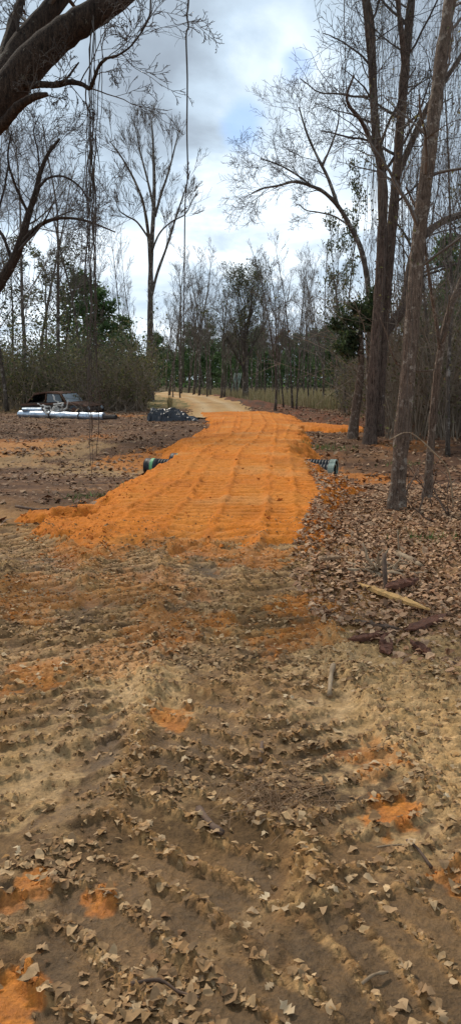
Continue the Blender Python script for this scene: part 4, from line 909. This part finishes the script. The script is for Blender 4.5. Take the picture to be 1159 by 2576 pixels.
def culvert(A, B, r, label):
    A, B = Vector(A), Vector(B); L = (B-A).length; o = empty('culvert_pipe', A, label, 'pipe', None); d = (B-A).normalized()
    o.rotation_euler = d.to_track_quat('X', 'Z').to_euler()
    prof = []; x = .30; p = .062
    while x < L-.12:
        prof += [(x, r*.90), (x+p*.28, r*.90), (x+p*.38, r), (x+p*.86, r), (x+p*.98, r*.90)]; x += p
    prof += [(L-.10, r*.88)]
    V, q = lathe(prof); b = obj('barrel', npmesh('barrel', V, q, smooth=True), M['pipe'], o)
    V, q = lathe([(.31, r*.93), (.3, r*1.03), (.17, r*1.03), (.17, r*1.03), (.065, r*1.04), (0, r*1.04), (0, r*.95), (.3, r*.86)]); obj('collar', npmesh('collar', V, q), M['pipe'], o)
    V, q = lathe([(.21, r*1.02), (.21, r*1.06), (.14, r*1.06), (.14, r*1.02)]); obj('band', npmesh('band', V, q, smooth=False), M['band'], o)
    V, q = lathe([(L-.12, r*.9), (L-.11, r*1.05), (L-.02, r*1.07), (L, r*1.09), (L+.015, r*1.07), (L+.015, r*.93), (L-.1, r*.87)]); obj('bell_rim', npmesh('bell_rim', V, q, smooth=False), M['bell'], o)
    V, q = lathe([(.0, r*.87), (L*.5, r*.86), (L, r*.87)]); obj('liner', npmesh('liner', V, q), M['pipe'], o)
def culverts():
    r = .175
    a = UP(369, 1196); b = UP(840, 1214); print('culvert', a, b)
    za, zb = float(HB(*a))+r+.0, float(HB(*b))+r+.0
    A, B = Vector((a[0], a[1], za)), Vector((b[0], b[1], zb)); culvert(A, B, r, 'near black corrugated culvert pipe with a green band, poking out both sides of the fill')
    off = Vector((.16, .62, .02)); culvert(A+off+Vector((.34, 0, .03)), B+off+Vector((-.05, 0, 0)), r, 'far black culvert pipe just behind the near one under the fill')
culverts()

# ------------------------------------------------------------------ black tarp, wreck and junk on the left
M['tarp'] = plain_mat('black_plastic_sheet', ((0.3, (0.008, 0.009, 0.012)), (0.7, (0.022, 0.024, 0.03))), 5, 0.36, spec=0.5)
M['rust'] = plain_mat('rusted_steel', ((0.3, (0.05, 0.026, 0.018)), (0.5, (0.13, 0.06, 0.035)), (0.75, (0.19, 0.11, 0.075))), 3.5, 0.85, bump=.004)
M['rustdark'] = plain_mat('dull_dark_paint', ((0.35, (0.035, 0.03, 0.027)), (0.7, (0.085, 0.065, 0.05))), 4, 0.8)
M['glass'] = plain_mat('sky_pale_glass', ((0.3, (0.30, 0.35, 0.38)), (0.7, (0.45, 0.50, 0.53))), 2, 0.25, spec=0.8)  # pale blue-grey base colour paints in the sky's reflection on the windscreen
M['glassd'] = plain_mat('dark_glass', ((0.3, (0.03, 0.035, 0.04)), (0.7, (0.08, 0.09, 0.095))), 2, 0.15, spec=0.8)
M['foil'] = plain_mat('silver_foil', ((0.3, (0.30, 0.37, 0.45)), (0.7, (0.62, 0.69, 0.76))), 4, 0.42, metal=.85, bump=.008)
M['white'] = plain_mat('dirty_white_plastic', ((0.3, (0.42, 0.38, 0.32)), (0.7, (0.72, 0.70, 0.66))), 9, 0.6)
M['wood'] = plain_mat('fresh_split_wood', ((0.3, (0.40, 0.21, 0.07)), (0.7, (0.64, 0.39, 0.14))), 6, 0.8, bump=.004, stretch=(1, 14, 14))
M['board'] = plain_mat('weathered_board', ((0.3, (0.20, 0.115, 0.06)), (0.7, (0.36, 0.23, 0.13))), 5, 0.85, stretch=(1, 10, 10))
M['barkbit'] = plain_mat('red_rotten_wood', ((0.3, (0.05, 0.02, 0.011)), (0.7, (0.20, 0.08, 0.043))), 9, 0.9, bump=.008, stretch=(1, 5, 5))
M['stick'] = plain_mat('weathered_stick', ((0.3, (0.17, 0.11, 0.06)), (0.7, (0.44, 0.32, 0.20))), 9, 0.9, bump=.003)
M['stickdark'] = plain_mat('dark_stick', ((0.3, (0.06, 0.036, 0.022)), (0.7, (0.19, 0.12, 0.08))), 9, 0.9, bump=.003)
M['post'] = plain_mat('grey_green_post', ((0.3, (0.16, 0.20, 0.17)), (0.7, (0.28, 0.33, 0.29))), 4, 0.7)
def tarp():
    x0, y0 = UP(437, 1060); nx, ny = 90, 46; u, v = np.meshgrid(np.linspace(-1, 1, nx), np.linspace(-1, 1, ny)); x = u*1.0; y = v*.62
    rr = np.hypot((u+.25*0)*(1), v); prof = np.interp(u, [-1, -.92, -.6, -.2, .0, .35, .6, 1], [.16, .40, .38, .36, .40, .28, .18, .04])
    fold = np.abs(fbm(u*2.0+v*1.4, v*1.6, 2, 501)); z = 1.25*prof*np.sqrt(np.clip(1-np.abs(v)**2.2, 0, 1))*(1-.9*fold)+.07*fbm(u*4, v*3, 2, 511)
    z = z*ss(1.0, .9, np.maximum(np.abs(u), np.abs(v))+.12*pn(u*3, v*3, 521)); x = x+.10*fbm(u*3, v*3, 3, 531); y = y+.12*fbm(u*3, v*3, 3, 541)
    g = surf((x+x0).ravel(), (y+y0).ravel()); V = np.stack([x.ravel(), y.ravel(), np.maximum(z.ravel(), .0)+g+.012], 1); i = np.arange(nx*ny).reshape(ny, nx)
    q = np.stack([i[:-1, :-1], i[:-1, 1:], i[1:, 1:], i[1:, :-1]], -1).reshape(-1, 4); gz = gz1(x0, y0); V[:, 2] -= gz
    obj('tarp', npmesh('tarp', V, q, smooth=True), M['tarp'], None, 'crumpled shiny black plastic tarp heaped beside the road', 'tarp', loc=(x0, y0, gz))
tarp()
def prism(name, prof, y0, y1, mat, parent, bevel=.015):
    bm = bmesh.new(); a = [bm.verts.new((x, y0, z)) for x, z in prof]; b = [bm.verts.new((x, y1, z)) for x, z in prof]; n = len(prof)
    bm.faces.new(a); bm.faces.new(b[::-1])
    for i in range(n): bm.faces.new((a[i], b[i], b[(i+1) % n], a[(i+1) % n]))
    bmesh.ops.recalc_face_normals(bm, faces=bm.faces); bmesh.ops.bevel(bm, geom=list(bm.edges), offset=bevel, segments=2, affect='EDGES')
    me = bpy.data.meshes.new(name); bm.to_mesh(me); bm.free(); return obj(name, me, mat, parent)
def plate(name, pts, t, mat, parent):
    bm = bmesh.new(); P_ = [Vector(p) for p in pts]; n = (P_[1]-P_[0]).cross(P_[2]-P_[0]).normalized()*t; a = [bm.verts.new(p) for p in P_]; b = [bm.verts.new(p-n) for p in P_]
    bm.faces.new(a); bm.faces.new(b[::-1])
    for i in range(len(a)): bm.faces.new((a[i], b[i], b[(i+1) % len(a)], a[(i+1) % len(a)]))
    bmesh.ops.recalc_face_normals(bm, faces=bm.faces); me = bpy.data.meshes.new(name); bm.to_mesh(me); bm.free(); return obj(name, me, mat, parent)
def wreck():
    x0, y0 = UP(148, 1041); y0 += 1.2; gz = gz1(x0, y0); o = empty('wrecked_car', (x0, y0, gz-.2), 'rusted wrecked car sunk in the brush behind the silver pipe', 'car'); o.rotation_euler = (0.02, -.03, math.radians(-24))
    prism('body', [(-2.1, .22), (-2.12, .62), (-1.95, .72), (-1.0, .74), (.62, .70), (1.5, .60), (1.95, .50), (2.02, .30), (1.95, .16), (-1.9, .14)], -.82, .82, M['rustdark'], o, .05)
    prism('hood', [(.66, .69), (.66, .745), (1.2, .71), (1.75, .60), (2.0, .50), (1.95, .46)], -.84, .84, M['rust'], o, .012)
    prism('side_trim', [(-2.05, .60), (-2.05, .70), (.66, .72), (1.6, .60), (1.6, .54), (.66, .64)], -.865, -.835, M['rust'], o, .005)
    prism('roof', [(-1.35, 1.17), (-1.2, 1.25), (-.5, 1.29), (.2, 1.25), (.42, 1.17), (.40, 1.13), (-.5, 1.22), (-1.3, 1.12)], -.72, .72, M['rust'], o, .012)
    for xa, za, xb, zb in ((.72, .70, .38, 1.16), (-.55, .72, -.5, 1.23), (-1.75, .72, -1.28, 1.15)):
        for s in (-1, 1): T = Tubes(); T.add([(xa, .76*s, za), (xb, .68*s, zb)], [.035, .03], 6); obj('pillar', T.mesh('pillar'), M['rust'], o)
    plate('windscreen', [(.80, -.72, .72), (.80, .70, .72), (.47, .62, 1.14), (.47, -.64, 1.14)], .012, M['glass'], o)
    plate('side_window', [(.52, -.77, .74), (.32, -.70, 1.12), (-.42, -.70, 1.18), (-.45, -.77, .75)], .01, M['glassd'], o)
    plate('rear_window', [(-1.78, -.66, .74), (-1.34, -.6, 1.13), (-1.34, .6, 1.13), (-1.78, .66, .74)], .01, M['glassd'], o)
    for x in (-1.35, 1.25):
        V, q = lathe([(-.09, .02), (-.09, .2), (-.08, .29), (-.04, .31), (.04, .31), (.08, .29), (.09, .2), (.09, .02)], 20); w = obj('wheel', npmesh('wheel', V, q), M['tarp'], o, loc=(x, -.76, .27)); w.rotation_euler = (0, 0, math.pi/2)
        V, q = lathe([(-.10, .0), (-.105, .09), (-.095, .19)], 16); obj('rim', npmesh('rim', V, q), M['rust'], w)
    V, q = lathe([(0, .001), (.02, .05), (.03, .09), (-.02, .10)], 14)
    for s in (-.6, .6): obj('headlight', npmesh('headlight', V, q), M['glass'], o, loc=(1.99, s, .40))
wreck()
def silver_pipe():
    a = UP(50, 1052); b = UP(262, 1058); r = .155; A = Vector((a[0], a[1], gz1(*a)+r*.9)); B = Vector((b[0], b[1], gz1(*b)+r*.9)); L = (B-A).length; o = empty('silver_pipe', A, 'long silver foil-wrapped pipe lying in front of the wrecked car', 'pipe'); o.rotation_euler = (B-A).to_track_quat('X', 'Z').to_euler()
    def sect(x0, x1, rr, seed, nm, mt):
        prof = [(x0, .01), (x0, rr*.9)]+[(x0+(x1-x0)*t, rr) for t in np.linspace(.02, .98, 16)]+[(x1, rr*.9), (x1, .01)]; V, q = lathe(prof, 20); n = pn(V[:, 0]*2.2+seed, np.arctan2(V[:, 1], V[:, 2])*1.2, 7); V[:, 1:] *= (1+.13*n[:, None]); V[:, 2] += .03*pn(V[:, 0]*.9, V[:, 0]*0+seed, 8); obj(nm, npmesh(nm, V, q, smooth=False), mt, o)
    sect(0, L*.40, r, 1, 'pipe_section', M['foil']); sect(L*.395, L*.74, r*.92, 2, 'pipe_section', M['foil']); sect(L*.735, L, r*1.0, 3, 'pipe_section', M['foil']); sect(L*.99, L*1.13, r*.6, 4, 'end_pipe', M['rustdark'])
    for t in (.395, .74): V, q = lathe([(L*t-.03, r*.9), (L*t-.03, r*1.08), (L*t+.03, r*1.08), (L*t+.03, r*.9)], 20); obj('strap', npmesh('strap', V, q, smooth=False), M['rustdark'], o)
    p = A.lerp(B, .15)+Vector((0, .16, r*1.35)); c = empty('silver_duct', p, 'short grey duct piece resting on the left end of the silver pipe', 'duct'); V, q = lathe([(-.42, .01), (-.42, .08), (-.2, .09), (.2, .085), (.42, .09), (.42, .01)], 12); V[:, 1] *= 1.5; obj('shell', npmesh('shell', V, q, smooth=False), M['foil'], c); c.rotation_euler = (0, 0, .05)
    for t, dy, ln, rt, lb in ((.66, .33, .42, (0, -.85, .5), 'short broken board propped upright behind the silver pipe'), (.82, .30, .62, (0, -.28, .2), 'longer reddish board leaning on the right end of the silver pipe')):
        p = A.lerp(B, t)+Vector((0, dy, .12)); bm = bmesh.new(); bmesh.ops.create_cube(bm, size=1); bmesh.ops.scale(bm, vec=(ln, .14, .035), verts=bm.verts); bmesh.ops.bevel(bm, geom=list(bm.edges), offset=.006, segments=1, affect='EDGES'); me = bpy.data.meshes.new('board'); bm.to_mesh(me); bm.free(); q = obj('board', me, M['board'], None, lb, 'board', loc=p); q.rotation_euler = rt
    # heap of torn white plastic on the pipe
    p = A.lerp(B, .43)+Vector((0, .22, .05)); T = Tubes(); r_ = np.random.RandomState(8)
    for k in range(16):
        a0 = r_.randn(3)*np.array([.20, .12, .06])+np.array([0, 0, .16]); pts = [a0]
        for i in range(7): pts.append(pts[-1]+r_.randn(3)*np.array([.09, .05, .055])+np.array([0, 0, .0 if k > 3 else .06]))
        pts = [(q[0], q[1], max(q[2], .02)) for q in pts]; T.add(pts, r_.uniform(.02, .05, 8), 6)
    obj('plastic_scrap', T.mesh('plastic_scrap'), M['white'], None, 'torn dirty white plastic scrap heaped against the silver pipe', 'scrap', loc=p)
silver_pipe()
def stick(name, label, cat, pts, w0, w1, mat, sides=7, wob=.0):
    q = [Vector(p) for p in pts]; b = q[0].copy(); sm = smooth(q, 4); T = Tubes(); n = len(sm); T.add(sm, [(w0+(w1-w0)*i/(n-1))*(1+.14*R_.gauss(0, 1)) for i in range(n)], sides); rel(T, b); return obj(name, T.mesh(name), mat, None, label, cat, loc=b)
def gp(xd, yd, lift=0.0): x, y = UP(xd, yd); return Vector((x, y, gz1(x, y)+lift))
def splinter(name, label, cat, a, b, w, t, mat, seed, lift=.03, lift2=None):
    A, B = gp(*a, lift), gp(*b, lift if lift2 is None else lift2); d = B-A; L = d.length; r = np.random.RandomState(seed); n = 22; V = []
    for i in range(n):
        s = i/(n-1); ww = w*min(1, 4.5*s+.12)*min(1, 3.2*(1-s)+.08)*r.uniform(.8, 1.1); tt = t*min(1, 4*s+.2)*min(1, 3*(1-s)+.2)*r.uniform(.7, 1.2)
        o = r.randn()*w*.05
        j = r.uniform(.4, 1.5, 5); V += [(s*L, o-ww/2, -tt/2), (s*L, o+ww/2, -tt/2), (s*L, o+ww*.45, tt*.35*j[0]), (s*L+.01*r.randn(), o+.15*ww*r.randn(), tt*.6*j[1]), (s*L, o-ww*.45, tt*.3*j[2])]
    k = 5; i = np.arange(n-1)[:, None]*k+np.arange(k)[None]; j = np.arange(n-1)[:, None]*k+(np.arange(k)[None]+1) % k
    me = npmesh(name, np.array(V), [np.stack([i, j, j+k, i+k], -1).reshape(-1, 4), np.array([list(range(k))[::-1]]), np.array([[(n-1)*k+m for m in range(k)]])], smooth=False)
    o = obj(name, me, mat, None, label, cat, loc=A); o.rotation_euler = d.to_track_quat('X', 'Z').to_euler(); return o
def debris():
    splinter('wood_splinter', 'long yellow freshly split wood splinter lying on the leaf litter', 'wood', (900, 1490), (1085, 1554), .06, .035, M['wood'], 1, .04)
    splinter('rotten_wood', 'dark red rotten wood chunk crossing the yellow splinter', 'wood', (965, 1508), (1052, 1475), .09, .045, M['barkbit'], 2, .07, .05)
    splinter('rotten_wood', 'flat red rotten wood slab at the edge of the pale sand', 'wood', (875, 1622), (985, 1606), .075, .03, M['barkbit'], 3, .02)
    splinter('rotten_wood', 'upright lump of red rotten wood at the pale sand', 'wood', (975, 1655), (965, 1612), .08, .03, M['barkbit'], 4, .02)
    splinter('rotten_wood', 'broad red rotten wood flake in the leaves right of the splinter', 'wood', (1020, 1600), (1125, 1555), .09, .025, M['barkbit'], 5, .03)
    splinter('rotten_wood', 'dark wood shard at the right edge among leaves', 'wood', (1085, 1660), (1030, 1630), .06, .04, M['barkbit'], 6, .02)
    splinter('rotten_wood', 'grey weathered wood sliver above the flat red slab', 'wood', (880, 1580), (1010, 1590), .04, .03, M['stickdark'], 7, .02)
    splinter('wood_chip', 'thin tan board chip at the corner of the sand', 'wood', (790, 1420), (865, 1416), .07, .03, M['board'], 8, .03)
    b = gp(970, 1500); stick('upright_stick', 'dark stick leaning upright out of the leaf litter', 'stick', [b-Vector((0, 0, .05)), P(967, 1440, b.y+.1), P(965, 1396, b.y+.2)], .020, .016, M['stickdark'])
    b = gp(1002, 1408, .04); stick('branch_piece', 'pale weathered branch stub behind the upright stick', 'stick', [b, gp(1025, 1415, .05), gp(1060, 1432, .03)], .035, .02, M['stick'])
    b = gp(1030, 1452, .03); stick('branch_piece', 'short pale stick right of the upright stick', 'stick', [b, gp(1050, 1448, .03), gp(1072, 1445, .02)], .014, .011, M['stick'])
    b = gp(880, 1455, .02); stick('branch_piece', 'thin grey branch left of the upright stick', 'stick', [b, gp(910, 1450, .04), gp(960, 1425, .06)], .012, .007, M['stickdark'])
    b = gp(828, 1750, .02); stick('branch_piece', 'pale stick lying on mud below the rotten wood', 'stick', [b, gp(832, 1715, .03), gp(838, 1690, .03)], .013, .016, M['stick'])
    b = gp(655, 1930, .015); stick('twig', 'short straight twig in the foreground leaves', 'twig', [b, gp(657, 1900, .02), gp(659, 1870, .02)], .008, .010, M['stickdark'])
    b = gp(500, 2040, .015); stick('branch_piece', 'mossy dark stick half buried left of the pine straw', 'stick', [b, gp(530, 2085, .02), gp(560, 2105, .02)], .016, .012, M['stickdark'])
    b = gp(1085, 2175, .01); stick('twig', 'dark twig pointing to the lower right corner', 'twig', [b, gp(1050, 2140, .02), gp(1022, 2115, .02)], .006, .005, M['stickdark'])
    b = gp(948, 2130, .015); stick('twig', 'thin pale twig lying level below the orange patch', 'twig', [b, gp(980, 2127, .02), gp(1018, 2124, .015)], .004, .003, M['stick'])
    b = gp(330, 2490, .012); stick('twig', 'curved grey twig at the bottom of the picture', 'twig', [b, gp(400, 2470, .02), gp(450, 2492, .015), gp(500, 2510, .01)], .006, .004, M['stickdark'])
    b = gp(910, 2480, .012); stick('twig', 'bent tan twig near the bottom right', 'twig', [b, gp(940, 2462, .02), gp(975, 2450, .015)], .005, .004, M['stick'])
    b = gp(40, 1283, .03); stick('fallen_branch', 'long thin fallen branch left of the sand tongue', 'branch', [b, gp(100, 1290, .04), gp(195, 1303, .02)], .02, .012, M['stickdark'])
    b = gp(1005, 1395); stick('upright_stick', 'pale thin stake standing in the litter behind the debris', 'stick', [gp(1003, 1392)-Vector((0, 0, .05)), P(1001, 1360, b.y+.1), P(999, 1335, b.y+.15)], .009, .007, M['stick'])
    # bent sapling by the front trunk
    a = gp(1140, 1285); stick('bent_sapling', 'pale bent sapling arching over to the front tree', 'sapling', [a, P(1128, 1190, a.y), P(1090, 1140, a.y-.1), P(1030, 1090, a.y-.1), P(978, 1108, a.y-.2)], .012, .006, M['stick'])
    # stump of torn roots
    b = gp(945, 1440); T = Tubes(); r = np.random.RandomState(4)
    for k in range(34):
        an = r.uniform(0, 6.28); ra = r.uniform(.0, .14); p = Vector((math.cos(an)*ra, math.sin(an)*ra, -.03)); d = Vector((math.cos(an)*.7, math.sin(an)*.7, r.uniform(.3, 1.4))).normalized(); pts = [p]
        for i in range(4): d = (d+Vector(r.randn(3)*.3)+Vector((0, 0, -.22))).normalized(); p = p+d*r.uniform(.03, .075); pts.append(Vector((p.x, p.y, max(p.z, -.02))))
        T.add(pts, np.linspace(r.uniform(.012, .035), .005, 5), 5)
    obj('root_stump', T.mesh('root_stump'), M['stick'], None, 'torn up stump of tangled roots in the leaf litter', 'stump', loc=b)
    # tangle of fallen branches at the foot of the right-hand trunks
    T = Tubes(); R_.seed(91)
    for k in range(46):
        p = gp(R_.uniform(1010, 1150), R_.uniform(1225, 1320)); d = Vector((R_.gauss(0, 1), R_.gauss(0, .6), abs(R_.gauss(.4, .4)))).normalized(); pts = [p]
        for i in range(7): d = (d+rv()*.22+Vector((0, 0, -.13))).normalized(); p = p+d*R_.uniform(.06, .16); p.z = max(p.z, gz1(p.x, p.y)+.01); pts.append(p.copy())
        T.add(pts, np.linspace(R_.uniform(.005, .013), .003, 8), 5)
    obj('branch_tangle', T.mesh('branch_tangle'), M['stickdark'], label='tangle of fallen branches at the foot of the right-hand trunks', kind='stuff')
    T = Tubes()
    for k in range(150):
        x, y = UP(R_.uniform(195, 330), R_.uniform(1030, 1042)); y += R_.uniform(-.5, 2.5); p = Vector((x, y, gz1(x, y))); d = Vector((R_.gauss(0, 1), R_.gauss(0, .6), abs(R_.gauss(.5, .4)))).normalized(); pts = [p]
        for i in range(6): d = (d+rv()*.2+Vector((0, 0, -.08))).normalized(); p = p+d*R_.uniform(.1, .3); p.z = max(p.z, 0); pts.append(p.copy())
        T.add(pts, np.linspace(R_.uniform(.01, .022), .006, 7), 4)
    obj('brush_pile', T.mesh('brush_pile'), M['stem'], label='pile of cut brush to the right of the wrecked car', kind='stuff')
    # pine straw in the foreground
    T = Tubes(); c = gp(700, 2015)
    for k in range(230):
        p = c+Vector((R_.gauss(0, .11), R_.gauss(0, .10), 0)); a = R_.uniform(0, 3.14); l = R_.uniform(.03, .08); z = gz1(p.x, p.y) if k % 6 == 0 else c.z+R_.uniform(0, .025); dv = Vector((math.cos(a)*l, math.sin(a)*l, R_.uniform(-.008, .012))); p.z = z+.008
        T.add([p-dv, p+Vector((0, 0, .004)), p+dv], [.0011, .0012, .001], 3)
    obj('pine_straw', T.mesh('pine_straw'), M['board'], label='patch of reddish pine straw among the foreground leaves', kind='stuff')
    for k, (xd, yd, n, sz, lb) in enumerate([(822, 1130, 260, .30, 'bright green grass tuft at the foot of the leaning holly tree'), (1010, 1170, 160, .25, 'dull green weed patch right of the front slim trunk'), (1085, 1360, 120, .14, 'low green moss and grass patch at the right edge'), (225, 1252, 120, .2, 'faint green grass patch left of the sand')]):
        x, y = UP(xd, yd); r = np.random.RandomState(k); n_ = n; px = r.randn(n_)*sz*1.2; py = r.randn(n_)*sz*.8; z = surf(px+x, py+y)-gz1(x, y); h = r.uniform(.04, .16, n_)*(1 if k == 0 else .6); an = r.rand(n_)*6.28; w = r.uniform(.004, .009, n_)
        A = np.stack([px-w*np.cos(an), py-w*np.sin(an), z-.01], 1); B = np.stack([px+w*np.cos(an), py+w*np.sin(an), z-.01], 1); Cc = np.stack([px+r.randn(n_)*.05, py+r.randn(n_)*.05, z+h], 1)
        col = np.array([(.10, .19, .04), (.14, .24, .06), (.08, .13, .035)])[r.randint(3, size=n_)]
        obj('grass_tuft', npmesh('grass_tuft', np.stack([A, B, Cc], 1).reshape(-1, 3), np.arange(3*n_).reshape(-1, 3), np.repeat(col, 3, 0), smooth=False), M['litter'], None, lb, 'grass', loc=(x, y, gz1(x, y)))
    for k in range(4):
        x, y = UP(580+k*5, 994); z = float(HB(x, y)); T = Tubes(); T.add([(0, 0, -.1), (.28, .05, 1.3), (.55, .1, 2.6)], [.07, .07, .07], 4); o = obj('leaning_post', T.mesh('leaning_post'), M['post'], None, 'grey-green post leaning in a row beside the evergreen oak', 'post', 'leaning posts in the far field', loc=(x, y, z))
debris()
